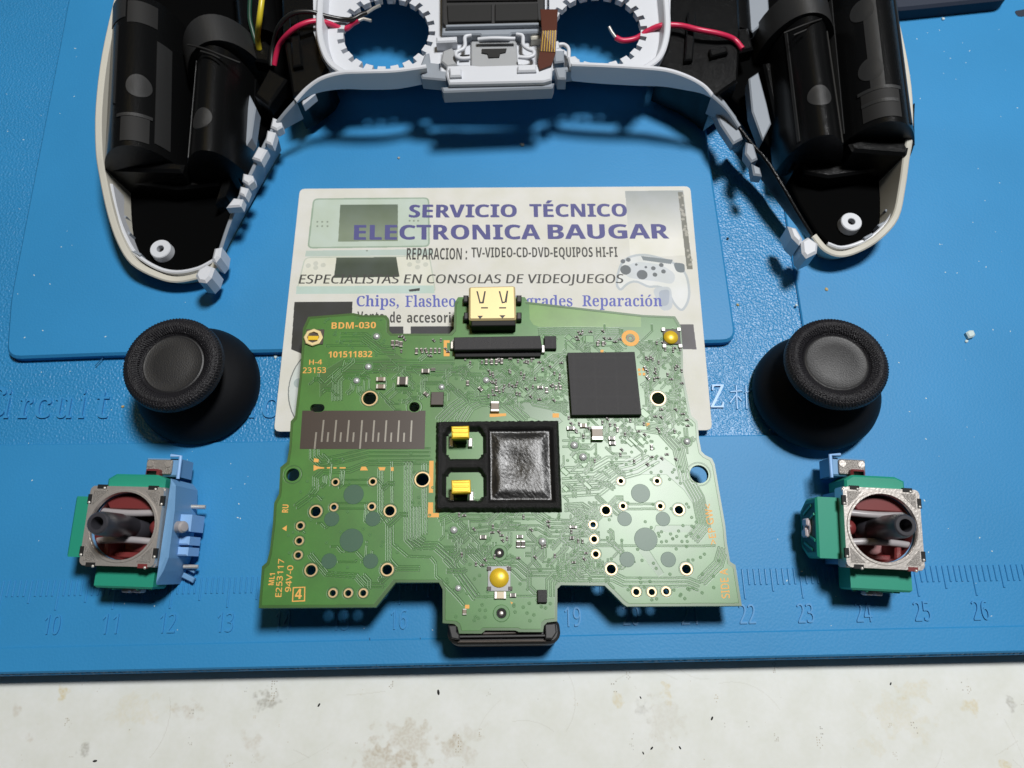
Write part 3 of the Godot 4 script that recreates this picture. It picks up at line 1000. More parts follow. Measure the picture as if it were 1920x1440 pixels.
func board_textures(holes: Array) -> StandardMaterial3D:
	var s := 20.0
	var org := Vector2(0, 30)
	var im := Image.create_empty(1760, 1300, false, Image.FORMAT_RGB8)
	var hm := Image.create_empty(1760, 1300, false, Image.FORMAT_RGB8)
	im.fill(Color8(62, 118, 46))
	hm.fill(Color(0.5, 0.5, 0.5))
	# ground areas without copper, a little darker and lower
	for area: PackedVector2Array in [pv([19.21, 38.92, 24.01, 41.61, 25.84, 43.17, 34.86, 43.77, 34.92, 45.55, 13.59, 45.7, 14.9, 43.02, 23.05, 42.74, 18.18, 38.93]), pv([40.52, 45.51, 45.11, 44.36, 51.18, 50.35, 55.6, 55.13, 54.08, 56.19, 46.13, 53.07]), pv([9.54, 45.73, 13.84, 42.58, 14.6, 45.69, 10, 50.62]),
			pv([64.66, 63.84, 67.69, 62.1, 73.61, 61.77, 79.12, 66.27, 78.38, 69.24, 74.33, 65.3, 68.48, 65.33]), pv([68.15, 78.82, 70.04, 78.63, 72.54, 82.94, 71.56, 83.58]), pv([78.23, 65.28, 80.79, 69.23, 78.73, 70.7, 77.05, 67.77]), pv([71.73, 74.58, 78.39, 74.55, 78.28, 75.79, 71.17, 75.81]),
			pv([59.18, 36.88, 67.56, 36.81, 65.82, 40.27, 63.82, 38.57, 60.15, 39.17]), pv([23.11, 34.85, 34.39, 34.76, 34.46, 36.96, 23.24, 37.05])]:
		paint(im, org, s, area, Color8(54, 102, 46))
		paint(hm, org, s, area, Color(0.36, 0.36, 0.36))
	# the wide bare strip along the rear edge
	paint(im, org, s, pv([49.52, 30.26, 71.68, 32.91, 71.53, 35.38, 51.57, 35.55, 50.32, 35.09, 49.6, 33.81]), Color8(98, 140, 62))
	# routed bundles
	bus(im, hm, org, s, pv([9.97, 60.78, 10.11, 62.2, 11.39, 63.4, 15, 62.58, 19.76, 61.34, 30.97, 61.28]), 3, 0.75, 0.16)
	bus(im, hm, org, s, pv([7.79, 71.48, 9.89, 69.73, 10.9, 68.36, 10.69, 66.2, 11.92, 65, 16.63, 64.78, 19.9, 63.36, 31.34, 63.1]), 2, 0.7, 0.18)
	bus(im, hm, org, s, pv([24.25, 63.13, 25.31, 78.03, 27.94, 80.15, 32.03, 80.32, 32.9, 81.32, 33.07, 83.5, 36.1, 86.35, 37.97, 88.29]), 1, 0.5, 0.2)
	bus(im, hm, org, s, pv([27.27, 63.32, 27.97, 77.09, 29.14, 78.2, 32.88, 78.38, 35.75, 80.77, 36.16, 82.04, 40.04, 87.05]), 3, 0.55, 0.18)
	bus(im, hm, org, s, pv([22.31, 64.55, 22.8, 72.19, 24.34, 74.28, 24.74, 80.8, 26.2, 82.25, 29.98, 82.24]), 2, 0.6, 0.18)
	bus(im, hm, org, s, pv([11.08, 79.92, 14.15, 83.19, 19.31, 83.54, 20.89, 85.14, 23.99, 85.14]), 2, 0.6, 0.16)
	bus(im, hm, org, s, pv([13.45, 67.07, 21.12, 67.04]), 2, 1.0, 0.14)
	bus(im, hm, org, s, pv([14.97, 71.35, 20.84, 71.33]), 2, 1.0, 0.14)
	bus(im, hm, org, s, pv([30.19, 63.51, 30.67, 72.35, 30.83, 76.14]), 2, 0.5, 0.18)
	bus(im, hm, org, s, pv([29.02, 71.58, 29.28, 77.09, 30.43, 77.83]), 4, 0.5, 0.16)
	bus(im, hm, org, s, pv([33.47, 73.96, 35.71, 72.9, 50.7, 72.84, 52.95, 74.36, 58.07, 74.53, 59.92, 73, 61.35, 72.99]), 3, 0.7, 0.18)
	bus(im, hm, org, s, pv([36.04, 77.81, 38.61, 75.74, 43.31, 75.16, 50.86, 75.13, 52.73, 76.26, 59.33, 76.23]), 2, 0.8, 0.16)
	bus(im, hm, org, s, pv([38.3, 78.55, 41.14, 81.3, 47.07, 81.28, 48.92, 82.91, 57.24, 82.89, 59.69, 81.79]), 3, 0.6, 0.16)
	bus(im, hm, org, s, pv([40.04, 87.05, 50.71, 86.85]), 1, 0.6, 0.2)
	bus(im, hm, org, s, pv([52.73, 86.85, 52.77, 84.35, 53.52, 83.63, 59.99, 83.61, 63.69, 83.6, 65.49, 84.5, 76.59, 84.47, 78.37, 85.18]), 3, 0.7, 0.2)
	bus(im, hm, org, s, pv([55.59, 59.51, 58.95, 59.49]), 2, 1.2, 0.2)
	bus(im, hm, org, s, pv([55.41, 66.98, 61.43, 66.56, 64.83, 64.34, 68.39, 63.52, 71.05, 61.88]), 3, 0.8, 0.24)
	bus(im, hm, org, s, pv([55.36, 68.95, 61.92, 68.53, 65.54, 65.74, 69.1, 64.72, 72.77, 62.48]), 2, 1.0, 0.24)
	bus(im, hm, org, s, pv([55.47, 64.59, 60.74, 64.36, 63.75, 62.53, 67.67, 62.51]), 2, 1.0, 0.24)
	bus(im, hm, org, s, pv([55.68, 71.48, 58.55, 71.27, 60.23, 72.42]), 3, 0.6, 0.2)
	bus(im, hm, org, s, pv([55.51, 78.3, 68.65, 78.26, 81.84, 78.22]), 1, 0.8, 0.22)
	bus(im, hm, org, s, pv([66.21, 71.24, 72.73, 71.21]), 2, 0.9, 0.2)
	bus(im, hm, org, s, pv([55.43, 81.44, 58.21, 81.43, 60.01, 83.07, 62.42, 83.06]), 2, 0.7, 0.2)
	bus(im, hm, org, s, pv([79.01, 84.28, 82.27, 81.36, 83.29, 78.77]), 4, 0.5, 0.16)
	bus(im, hm, org, s, pv([78.15, 66.28, 79.78, 69.73, 80.29, 74.55, 78.18, 76.92]), 5, 0.5, 0.16)
	bus(im, hm, org, s, pv([70.53, 56.09, 73.99, 56.6, 76.89, 60.21, 77.66, 66.28]), 4, 0.6, 0.2)
	bus(im, hm, org, s, pv([10.75, 47.91, 14, 44.59, 14.2, 43.25, 23.59, 43.18, 34.84, 43.1]), 2, 0.7, 0.18)
	bus(im, hm, org, s, pv([13.24, 51.14, 12.89, 47.02, 13.81, 45.92, 18.67, 45.88]), 4, 0.55, 0.16)
	bus(im, hm, org, s, pv([12.95, 38.06, 17.29, 38.02, 20.77, 40.73, 23.46, 40.94]), 3, 0.8, 0.2)
	bus(im, hm, org, s, pv([10.23, 39.9, 18.25, 39.84]), 1, 0.8, 0.2)
	bus(im, hm, org, s, pv([22.24, 44.53, 28.77, 44.7, 29.83, 45.58, 36.95, 45.53, 40.56, 48.14]), 2, 0.7, 0.18)
	bus(im, hm, org, s, pv([36.39, 55.24, 38.11, 52.26, 40.1, 51.18, 44.12, 51.15]), 4, 0.6, 0.18)
	bus(im, hm, org, s, pv([32.81, 55.26, 35.12, 52.71, 38.07, 50.44, 43.1, 49.87, 46.63, 53.06, 48.62, 54.96]), 4, 0.6, 0.18)
	bus(im, hm, org, s, pv([39.98, 43.51, 45.1, 43.69, 48.67, 47.87, 50.66, 51.11, 56.37, 52.36]), 5, 0.5, 0.16)
	bus(im, hm, org, s, pv([51.18, 49.81, 54.26, 47.61, 56.51, 47.16]), 5, 0.5, 0.16)
	bus(im, hm, org, s, pv([51.76, 44.32, 54.37, 42.28, 56.65, 41.81]), 4, 0.5, 0.16)
	bus(im, hm, org, s, pv([71.39, 42.49, 73.66, 44.16, 73.49, 46.6, 71.14, 48.15]), 3, 0.6, 0.18)
	bus(im, hm, org, s, pv([75.31, 38.48, 74.07, 44.15, 72.02, 47.05]), 2, 0.6, 0.18)
	bus(im, hm, org, s, pv([51.35, 36.59, 58.68, 36.3, 67.06, 36.47]), 4, 0.45, 0.14)
	# short random stubs between the larger bundles, densest round the main chip
	var dens := [[900, 700, 1060, 785, 62], [1060, 790, 1290, 860, 60], [1050, 640, 1270, 660, 40], [1205, 665, 1290, 790, 60], [830, 975, 1110, 1085, 90], [700, 690, 900, 790, 45], [1050, 860, 1150, 1060, 40], [1040, 1030, 1150, 1095, 30], [560, 880, 730, 1100, 24], [580, 700, 700, 765, 20]]
	var q00 := Vector2(4.19, 33.26)
	for d: Array in dens:
		for i in int(d[4]):
			var a := board_at(rng.randf_range(d[0], d[2]), rng.randf_range(d[1], d[3]))
			var dir: float = [0.0, PI / 4, PI / 2, -PI / 4][rng.randi_range(0, 3)]
			var b := a + Vector2.from_angle(dir) * rng.randf_range(0.6, 3.2)
			var c := b + Vector2.from_angle(dir + [PI / 4, -PI / 4][rng.randi_range(0, 1)]) * rng.randf_range(0.3, 1.6)
			bus(im, hm, org, s, PackedVector2Array([a, b, c]), rng.randi_range(1, 2), 0.5, 0.16)
	# copper patches that stand up under the mask
	for d: Array in [[905, 690, 1060, 785, 12], [1060, 790, 1290, 860, 14], [1010, 640, 1160, 660, 8], [1056, 840, 1110, 960, 8]]:
		for i in int(d[4]):
			var p := rect(board_at(rng.randf_range(d[0], d[2]), rng.randf_range(d[1], d[3])), rng.randf_range(0.7, 2.4), rng.randf_range(0.5, 1.4), [0.0, PI / 4][rng.randi_range(0, 1)])
			paint(im, org, s, inset(p, -0.1), Color8(44, 88, 38))
			paint(hm, org, s, inset(p, -0.1), Color(0.3, 0.3, 0.3))
			paint(im, org, s, p, Color8(71, 129, 56))
			paint(hm, org, s, p, Color(0.74, 0.74, 0.74))
	# the dark border where the mask meets the routed edge, and rings round the holes
	var ol := board_outline()
	ol.append(ol[0])
	stroke(im, org, s, ol, 0.9, Color8(50, 92, 34))
	stroke(hm, org, s, ol, 0.9, Color(0.36, 0.36, 0.36))
	for h: Array in holes:
		var p := circle(h[0], h[1] + 0.45, 24)
		p.append(p[0])
		stroke(im, org, s, p, 0.16, Color8(48, 90, 44))
		stroke(hm, org, s, p, 0.16, Color(0.3, 0.3, 0.3))
	# the film of flux and fingerprints
	var n := FastNoiseLite.new()
	n.frequency = 0.006
	n.fractal_octaves = 5
	for y in im.get_height():
		for x in im.get_width():
			var v := 1.0 + n.get_noise_2d(x, y) * 0.10
			var p := im.get_pixel(x, y)
			im.set_pixel(x, y, Color(p.r * v, p.g * v, p.b * v))
	var m := mat("solder_mask", Color.WHITE, 0.36, 0.0, 0.57)
	m.albedo_texture = ImageTexture.create_from_image(im)
	hm.convert(Image.FORMAT_RGBA8)
	hm.bump_map_to_normal_map(2.2)
	m.normal_enabled = true
	m.normal_texture = ImageTexture.create_from_image(hm)
	m.normal_scale = 0.5
	return m


# board point from its place in the plan (the plan's corner marks are the four outer corners of the outline)
func board_at(u: float, v: float) -> Vector2:
	var fv := (v - 590.0) / (1140.0 - 590.0)
	fv = fv * (1.0 - 0.07 * (1.0 - fv))
	var z := lerpf(Vector2(46.13, 32.9).y, Vector2(46.15, 88.8).y, fv)
	var l := lerpf(Vector2(4.19, 33.26).x, Vector2(9.98, 88.87).x, fv)
	var r := lerpf(Vector2(81.04, 32.6).x, Vector2(76.22, 88.74).x, fv)
	return Vector2(lerpf(l, r, (u - 560.0) / 730.0), z)


func smd(t: Node3D, p: Vector2, w: float, d: float, h: float, body: String, turn := 0.0, ends := true) -> void:
	var st := ms()
	if ends:
		box(st, v3(p, 8.5 + h / 2.0), Vector3(w * 0.62, h * 0.94, d * 0.94), minf(0.06, h * 0.2), turn)
	else:
		box(st, v3(p, 8.5 + h / 2.0), Vector3(w, h, d), minf(0.08, h * 0.2), turn)
	var b := obj("capacitor" if ends else "chip", st, M[body], t)
	if ends:
		for e in [-1.0, 1.0]:
			st = ms()
			box(st, v3(p + Vector2(w * 0.39 * e, 0).rotated(turn), 8.5 + h / 2.0), Vector3(w * 0.24, h, d), minf(0.08, h * 0.25), turn)
			obj("terminal", st, M.tinned, b)


func build_board() -> void:
	var t := thing("circuit_board", "green circuit board with gold USB port and square black chip, lying across the card", "circuit board", Vector3(44, 0, 62))
	t.rotation = Vector3(-0.04451, 0, -0.02705)
	var H := 8.5
	# centre, radius, 1 when it has a bright plated ring
	var holes := [
		[Vector2(19.32, 50.78), 1.25, 1], [Vector2(27.82, 52.44), 1, 0], [Vector2(73.83, 50.42), 1.22, 1], [Vector2(6.5, 65.62), 1.2, 0], [Vector2(80.29, 65.17), 1.71, 0], [Vector2(29.93, 66.4), 1.16, 1],
		[Vector2(14.31, 66.97), 0.44, 1], [Vector2(21.01, 66.84), 0.46, 1], [Vector2(11.28, 72.33), 0.88, 1], [Vector2(14.42, 71.55), 0.47, 1], [Vector2(21.13, 71.42), 0.47, 1], [Vector2(24.4, 72.18), 0.85, 1],
		[Vector2(8.81, 74.9), 0.49, 1], [Vector2(8.89, 77.53), 0.5, 1], [Vector2(8.96, 80.02), 0.5, 1], [Vector2(11.43, 82.56), 0.85, 1], [Vector2(24.56, 82.44), 0.86, 1],
		[Vector2(15.53, 86.4), 0.51, 1], [Vector2(18.16, 86.4), 0.51, 1], [Vector2(20.71, 86.39), 0.51, 1],
		[Vector2(65.89, 66.53), 0.45, 1], [Vector2(72.49, 66.5), 0.45, 1], [Vector2(62.93, 71.93), 0.76, 1], [Vector2(66.03, 71.14), 0.46, 1], [Vector2(72.74, 71.12), 0.46, 1], [Vector2(76.05, 71.78), 0.77, 1],
		[Vector2(60.53, 74.52), 0.51, 1], [Vector2(60.62, 77.07), 0.53, 1], [Vector2(60.8, 79.68), 0.52, 1], [Vector2(63.39, 82.24), 0.8, 1], [Vector2(76.5, 82.2), 0.8, 1],
		[Vector2(67.52, 86.1), 0.55, 1], [Vector2(70.19, 86.1), 0.55, 1], [Vector2(72.68, 86), 0.55, 1]]
	var cut := []
	for h: Array in holes:
		cut.append(circle(h[0], h[1], 20))
	cut.append(rect(Vector2(9.7, 52.76), 2.68, 1.59, 0.0, 0.75))
	UVR = Rect2(0, 30, 88, 65)
	var st := ms()
	var edge := ms()
	plate(st, board_outline(), cut, 7.3, H, edge)
	obj("board_face", st, board_textures(holes), t)
	UVR = Rect2(0, 0, 100, 100)
	obj("board_edge", edge, M.board_edge, t)
	for h: Array in holes:
		if int(h[2]) == 1:
			st = ms()
			var r: float = h[1]
			lathe(st, PackedVector2Array([Vector2(r + 0.32, 0.0), Vector2(r + 0.27, 0.05), Vector2(r + 0.03, 0.05), Vector2(r, -0.1)]), v3(h[0], H), 18)
			obj("plated_ring", st, M.brass_ring, t)
	# flat round windows in the mask under the two stick footprints
	for d: Array in [[Vector2(17.74, 69.21), 19], [Vector2(14.22, 73.65), 14], [Vector2(21.47, 73.62), 14], [Vector2(18, 77.4), 21.5], [Vector2(14.41, 81.01), 14], [Vector2(21.61, 80.99), 13.7], [Vector2(69.34, 68.79), 18], [Vector2(66.19, 73.45), 13.5], [Vector2(73.05, 73.43), 13.5], [Vector2(69.76, 77.04), 21.5], [Vector2(66.26, 80.58), 14], [Vector2(73.46, 80.56), 14]]:
		st = ms()
		lathe(st, PackedVector2Array([Vector2(float(d[1]) * 0.096, 0.0), Vector2(float(d[1]) * 0.096 - 0.05, 0.03), Vector2(0, 0.03)]), v3(d[0], H), 28)
		obj("mask_window", st, M.bare_disc, t)
	# bumps of the vias
	st = ms()
	var field := [[600, 600, 720, 640, 26], [590, 650, 720, 700, 30], [900, 690, 1060, 785, 90], [1060, 790, 1300, 860, 90], [1212, 640, 1285, 790, 50], [830, 975, 1110, 1160, 110], [1120, 960, 1350, 1080, 80], [1060, 860, 1280, 940, 40], [560, 880, 810, 1120, 60], [850, 680, 1060, 720, 46], [1170, 1085, 1375, 1130, 34], [740, 700, 900, 790, 40], [530, 1000, 560, 1120, 8], [870, 1120, 1040, 1160, 14]]
	for d: Array in field:
		for i in int(d[4]):
			var p := board_at(rng.randf_range(d[0], d[2]), rng.randf_range(d[1], d[3]))
			if not Geometry2D.is_point_in_polygon(p, inset(ccw(board_outline()), 0.6)):
				continue
			var ok := true
			for h: Array in holes:
				if p.distance_to(h[0]) < float(h[1]) + 0.6:
					ok = false
			for c: Array in [[Vector2(15.13, 35.5), 5.2, 1.2], [Vector2(14.99, 41.68), 4.8, 1.2], [Vector2(8.38, 44.19), 3.2, 2.0], [Vector2(6.1, 84.02), 2.6, 4.2], [Vector2(5.65, 71.78), 1.2, 1.4], [Vector2(83.04, 84.72), 1.8, 3.6], [Vector2(81.46, 74.35), 1.8, 4.4], [Vector2(9.65, 86.59), 1.8, 1.8], [Vector2(63.62, 47.77), 6.8, 6.2], [Vector2(18.47, 57.02), 11.5, 4.0], [Vector2(43.7, 63.64), 11.6, 8.6], [Vector2(69.28, 37.84), 2.0, 2.0], [Vector2(43.33, 39.87), 8.5, 2.2]]:
				if absf(p.x - c[0].x) < c[1] and absf(p.y - c[0].y) < c[2]:
					ok = false
			for c: Vector2 in [Vector2(17.74, 69.21), Vector2(14.22, 73.65), Vector2(21.47, 73.62), Vector2(18, 77.4), Vector2(14.41, 81.01), Vector2(21.61, 80.99), Vector2(69.34, 68.79), Vector2(66.19, 73.45), Vector2(73.05, 73.43), Vector2(69.76, 77.04), Vector2(66.26, 80.58), Vector2(73.46, 80.56)]:
				if p.distance_to(c) < 2.3:
					ok = false
			if not ok:
				continue
			lathe(st, PackedVector2Array([Vector2(0.30, 0.0), Vector2(0.24, 0.06), Vector2(0.12, 0.06), Vector2(0.07, 0.0)]), v3(p, H), 7)
	tag(obj("via_bumps", st, M.via_green, t), "", "", "", "stuff")
	# the smallest passives, too small to pick apart
	st = ms()
	var caps := ms()
	for d: Array in [[905, 690, 1055, 780, 46], [1062, 792, 1290, 850, 40], [1210, 640, 1280, 740, 26], [850, 985, 1105, 1080, 34], [860, 670, 1055, 700, 22], [1075, 625, 1165, 655, 14], [735, 640, 850, 690, 14], [1090, 870, 1270, 900, 10]]:
		for i in int(d[4]):
			var p := board_at(rng.randf_range(d[0], d[2]), rng.randf_range(d[1], d[3]))
			if absf(p.x - Vector2(63.62, 47.77).x) < 7.2 and absf(p.y - Vector2(63.62, 47.77).y) < 6.6 or absf(p.x - Vector2(43.7, 63.64).x) < 12.0 and absf(p.y - Vector2(43.7, 63.64).y) < 9.0:
				continue
			var clear := true
			for h: Array in holes:
				if p.distance_to(h[0]) < float(h[1]) + 0.9:
					clear = false
			if not clear:
				continue
			var turn: float = [0.0, PI / 2, PI / 2, PI / 4][rng.randi_range(0, 3)]
			box(st, v3(p, H + 0.14), Vector3(0.36, 0.28, 0.34), 0.04, turn)
			for e in [-1.0, 1.0]:
				box(caps, v3(p + Vector2(0.27 * e, 0).rotated(turn), H + 0.15), Vector3(0.2, 0.3, 0.36), 0.05, turn)
	tag(obj("tiny_passives", st, M.part_brown, t), "", "", "", "stuff")
	tag(obj("tiny_terminals", caps, M.dull_tin, t), "", "", "", "stuff")
	board_parts(t, H)
	board_silk(t, H)


func board_parts(t: Node3D, H: float) -> void:
	var st := ms()
	# USB port: gold shell over a black block
	var port := ms()
	prism(port, roundpoly(pv([37.62, 28.42, 46.7, 28.1, 46.9, 35.57, 37.77, 35.76]), 0.5, 3), 9.0, 11.7, 0.35)
	var usb := obj("usb_port", port, M.pale_gold, t)
	st = ms()
	prism(st, pv([38.25, 35.06, 46.71, 34.87, 46.81, 36.59, 38.28, 36.78]), 8.52, 11.2, 0.15)
	obj("port_block", st, M.deep_black, usb)
	for c: PackedVector2Array in [pv([39.1, 29.47, 39.41, 29.47, 39.97, 31.81, 40.59, 31.81, 40.49, 32.16, 39.76, 32.16]), pv([40.66, 29.46, 40.97, 29.45, 40.59, 32.16, 40.28, 31.81]), pv([43.47, 29.43, 43.78, 29.43, 44.31, 31.77, 44.83, 31.65, 44.73, 32, 44.11, 32.12]), pv([45.03, 29.3, 45.34, 29.3, 45.04, 32, 44.62, 31.77]), pv([40.09, 32.97, 41.43, 32.96, 41.43, 33.25, 40.09, 33.26]), pv([43.6, 32.94, 44.94, 32.93, 44.94, 33.22, 43.6, 33.23]), pv([39.4, 34.83, 40.53, 34.82, 39.92, 35.51]), pv([43.61, 34.68, 44.84, 34.67, 44.23, 35.36])]:
		st = ms()
		prism(st, c, 11.6, 11.715)
		obj("spring_slot", st, M.connector_black, usb)
	for c: Vector2 in [Vector2(37.01, 30.13), Vector2(37.2, 33.91), Vector2(47.5, 30.03), Vector2(47.49, 33.83)]:
		st = ms()
		box(st, v3(c, 9.2), Vector3(1.0, 1.4, 1.6), 0.2)
		obj("shield_leg", st, M.connector_black, usb)
	st = ms()
	for i in 12:
		box(st, v3(Vector2(38.4, 36.12) + Vector2(i * 0.62, 0), 8.56), Vector3(0.3, 0.12, 0.9))
	tag(obj("solder_pins", st, M.tinned, usb), "", "", "", "stuff")
	# long flat-cable socket and its neighbour
	st = ms()
	prism(st, pv([34.94, 38.88, 51.53, 38.41, 51.9, 41.22, 35.02, 41.58]), 8.5, 10.6, 0.15)
	var sock := obj("cable_socket", st, M.chip_black, t)
	st = ms()
	prism(st, pv([35.15, 41.12, 51.76, 40.77, 51.63, 42.23, 35.19, 42.47]), 8.5, 9.3, 0.1)
	obj("socket_lip", st, M.deep_black, sock)
	for c: Vector2 in [Vector2(34.55, 39.94), Vector2(52.13, 40.6)]:
		st = ms()
		box(st, v3(c, 8.9), Vector3(0.6, 0.8, 1.6), 0.1)
		obj("anchor_tab", st, M.tinned, sock)
	smd(t, Vector2(53.54, 39.3), 2.3, 2.7, 1.0, "chip_black", 0.0, false)
	# the square main chip
	st = ms()
	prism(st, pv([56.76, 41.59, 69.71, 41.32, 70.24, 54.11, 57.21, 54.3]), 8.55, 9.75, 0.06)
	var chip := obj("main_chip", st, M.chip_black, t)
	chip.set_meta("label", "large square matt black chip")
	# other chips and passives
	smd(t, Vector2(32.1, 50.99), 2.35, 2.6, 0.8, "part_brown", 0.0, false)
	smd(t, Vector2(51.3, 86.91), 1.6, 2.1, 0.8, "chip_black", 0.0, false)
	for c: Array in [[Vector2(21.24, 47.02), 1.75, 0.85, 0.55, "ceramic_tan", 0.0], [Vector2(21.33, 48.54), 1.75, 0.9, 0.6, "ceramic_tan", 0.0], [Vector2(25.4, 47.43), 2.0, 1.7, 0.8, "part_brown", 0.0], [Vector2(29.65, 45.26), 1.55, 0.9, 0.55, "ceramic_grey", 0.0],
			[Vector2(31.04, 44.88), 0.6, 0.9, 0.4, "ceramic_grey", PI / 2], [Vector2(29.93, 49.92), 1.05, 0.65, 0.4, "ceramic_grey", 0.7], [Vector2(42.93, 52.49), 2.0, 1.6, 0.8, "ceramic_tan", PI / 2], [Vector2(61.88, 57.67), 2.6, 2.1, 1.0, "ceramic_tan", PI / 2],
			[Vector2(64.58, 58.52), 1.2, 0.7, 0.5, "ceramic_grey", 0.0], [Vector2(64.69, 59.45), 1.2, 0.7, 0.5, "ceramic_grey", 0.0], [Vector2(59.43, 56.05), 1.2, 0.8, 0.5, "ceramic_tan", 0.0], [Vector2(57.03, 56.59), 1.4, 0.7, 0.5, "ceramic_grey", 0.0],
			[Vector2(45.82, 42.37), 0.7, 0.7, 0.4, "ceramic_grey", 0.0], [Vector2(41.21, 43.18), 1.1, 0.55, 0.4, "ceramic_grey", PI / 2], [Vector2(42.23, 43.18), 1.1, 0.55, 0.4, "ceramic_grey", PI / 2], [Vector2(43.15, 43.17), 1.1, 0.55, 0.4, "ceramic_grey", PI / 2], [Vector2(44.18, 43.05), 1.1, 0.55, 0.4, "ceramic_grey", PI / 2],
			[Vector2(51.49, 48.41), 1.1, 0.6, 0.4, "ceramic_grey", 0.0], [Vector2(52.7, 48.94), 1.1, 0.6, 0.4, "ceramic_grey", PI / 2], [Vector2(54.53, 48.39), 0.9, 0.5, 0.35, "ceramic_grey", PI / 2], [Vector2(55.34, 48.38), 0.9, 0.5, 0.35, "ceramic_grey", PI / 2],
			[Vector2(37.72, 47.63), 1.0, 0.6, 0.4, "ceramic_grey", PI / 2], [Vector2(40.17, 48.81), 1.0, 0.6, 0.4, "ceramic_grey", 0.8], [Vector2(43.2, 48.79), 1.0, 0.6, 0.4, "ceramic_grey", PI / 2], [Vector2(62.82, 39.18), 0.9, 0.55, 0.35, "ceramic_grey", PI / 2], [Vector2(63.86, 39.17), 0.9, 0.55, 0.35, "ceramic_grey", PI / 2],
			[Vector2(23, 39.38), 1.2, 0.6, 0.4, "ceramic_grey", PI / 2], [Vector2(23.82, 39.37), 1.2, 0.6, 0.4, "ceramic_grey", PI / 2], [Vector2(24.66, 39.59), 1.2, 0.6, 0.4, "ceramic_grey", PI / 2], [Vector2(27.71, 41.04), 1.3, 0.6, 0.4, "ceramic_grey", PI / 2], [Vector2(28.73, 40.92), 1.1, 0.5, 0.35, "ceramic_grey", 1.2], [Vector2(29.55, 40.91), 1.1, 0.5, 0.35, "ceramic_grey", 1.2], [Vector2(30.48, 40.9), 1.1, 0.5, 0.35, "ceramic_grey", PI / 2], [Vector2(31.3, 40.9), 1.1, 0.5, 0.35, "ceramic_grey", PI / 2], [Vector2(32.12, 40.89), 1.1, 0.5, 0.35, "ceramic_grey", PI / 2],
			[Vector2(41.08, 76.82), 1.15, 0.7, 0.45, "ceramic_grey", 0.0], [Vector2(47.54, 76.71), 1.15, 0.6, 0.4, "ceramic_grey", 0.0], [Vector2(47.26, 78.01), 1.2, 0.75, 0.45, "part_brown", PI / 2], [Vector2(48.1, 78.01), 1.2, 0.75, 0.45, "part_brown", PI / 2], [Vector2(44.14, 86.73), 2.0, 1.25, 0.5, "ceramic_cream", 0.0], [Vector2(46.32, 86.72), 1.05, 0.7, 0.4, "ceramic_grey", 0.0],
			[Vector2(56.98, 74.98), 1.3, 0.5, 0.35, "ceramic_grey", 0.05], [Vector2(38.1, 89.46), 1.0, 0.7, 0.4, "ceramic_tan", PI / 2], [Vector2(71.9, 60.13), 1.0, 0.5, 0.35, "ceramic_grey", PI / 2], [Vector2(72.12, 46.29), 0.9, 0.5, 0.35, "ceramic_grey", 0.9], [Vector2(71.74, 44.3), 0.9, 0.5, 0.35, "ceramic_grey", 1.2], [Vector2(65.76, 56.75), 0.9, 0.5, 0.35, "ceramic_grey", PI / 2]]:
		smd(t, c[0], c[1], c[2], c[3], c[4], c[5])
	# domed solder test points
	for c: Array in [[Vector2(19.76, 37.89), 0.85], [Vector2(18.61, 44.33), 0.85], [Vector2(16.59, 47.22), 0.8], [Vector2(32.77, 48.42), 0.75], [Vector2(41.2, 46.94), 0.85], [Vector2(57.61, 59.8), 0.95], [Vector2(59.16, 62.05), 0.95], [Vector2(78.58, 58.97), 0.85], [Vector2(35.88, 75.56), 0.85], [Vector2(36.9, 85.55), 0.7], [Vector2(51.49, 77.57), 0.9]]:
		st = ms()
		dome(st, v3(c[0], H), float(c[1]) * 0.8, float(c[1]) * 0.55, 14)
		var d := obj("solder_dome", st, M.solder, t)
		st = ms()
		lathe(st, PackedVector2Array([Vector2(float(c[1]) * 1.25, 0), Vector2(float(c[1]) * 1.2, 0.06), Vector2(float(c[1]) * 0.95, 0.06), Vector2(float(c[1]) * 0.9, 0.0)]), v3(c[0], H), 16)
		obj("pad_ring", st, M.via_green, d)
	# two countersunk pins in the tongue
	for c: Vector2 in [Vector2(43.91, 79.55), Vector2(44.34, 89.68)]:
		st = ms()
		lathe(st, PackedVector2Array([Vector2(1.45, 0.0), Vector2(1.35, 0.07), Vector2(0.9, 0.07), Vector2(0.8, 0.02)]), v3(c, H), 22)
		var b := obj("pin_seat", st, M.via_green, t)
		st = ms()
		lathe(st, PackedVector2Array([Vector2(0.86, 0.02), Vector2(0.8, 0.1), Vector2(0.5, 0.1), Vector2(0.4, 0.03)]), v3(c, H), 18)
		obj("black_ring", st, M.deep_black, b)
		st = ms()
		dome(st, v3(c, H + 0.02), 0.42, 0.2, 10)
		obj("pin", st, M.steel, b)
	# push buttons
	st = ms()
	box(st, v3(Vector2(43.94, 83.92), H + 0.1), Vector3(3.9, 0.2, 4.2), 0.05)
	var sw := obj("reset_switch", st, M.clear_plastic, t)
	st = ms()
	dome(st, v3(Vector2(43.93, 83.81), H + 0.2), 1.7, 0.7, 22)
	obj("gold_dome", st, M.gold, sw)
	for c: Vector2 in [Vector2(42.17, 82.28), Vector2(45.67, 82.27), Vector2(42.21, 85.6), Vector2(45.86, 85.59)]:
		st = ms()
		box(st, v3(c, H + 0.25), Vector3(0.7, 0.2, 0.6), 0.05)
		obj("switch_leg", st, M.part_brown, sw)
	st = ms()
	box(st, v3(Vector2(77.36, 37.54), H + 0.15), Vector3(3.3, 0.3, 3.3), 0.08)
	sw = obj("side_switch", st, M.part_brown, t)
	st = ms()
	dome(st, v3(Vector2(77.14, 37.78), H + 0.3), 1.45, 0.7, 20)
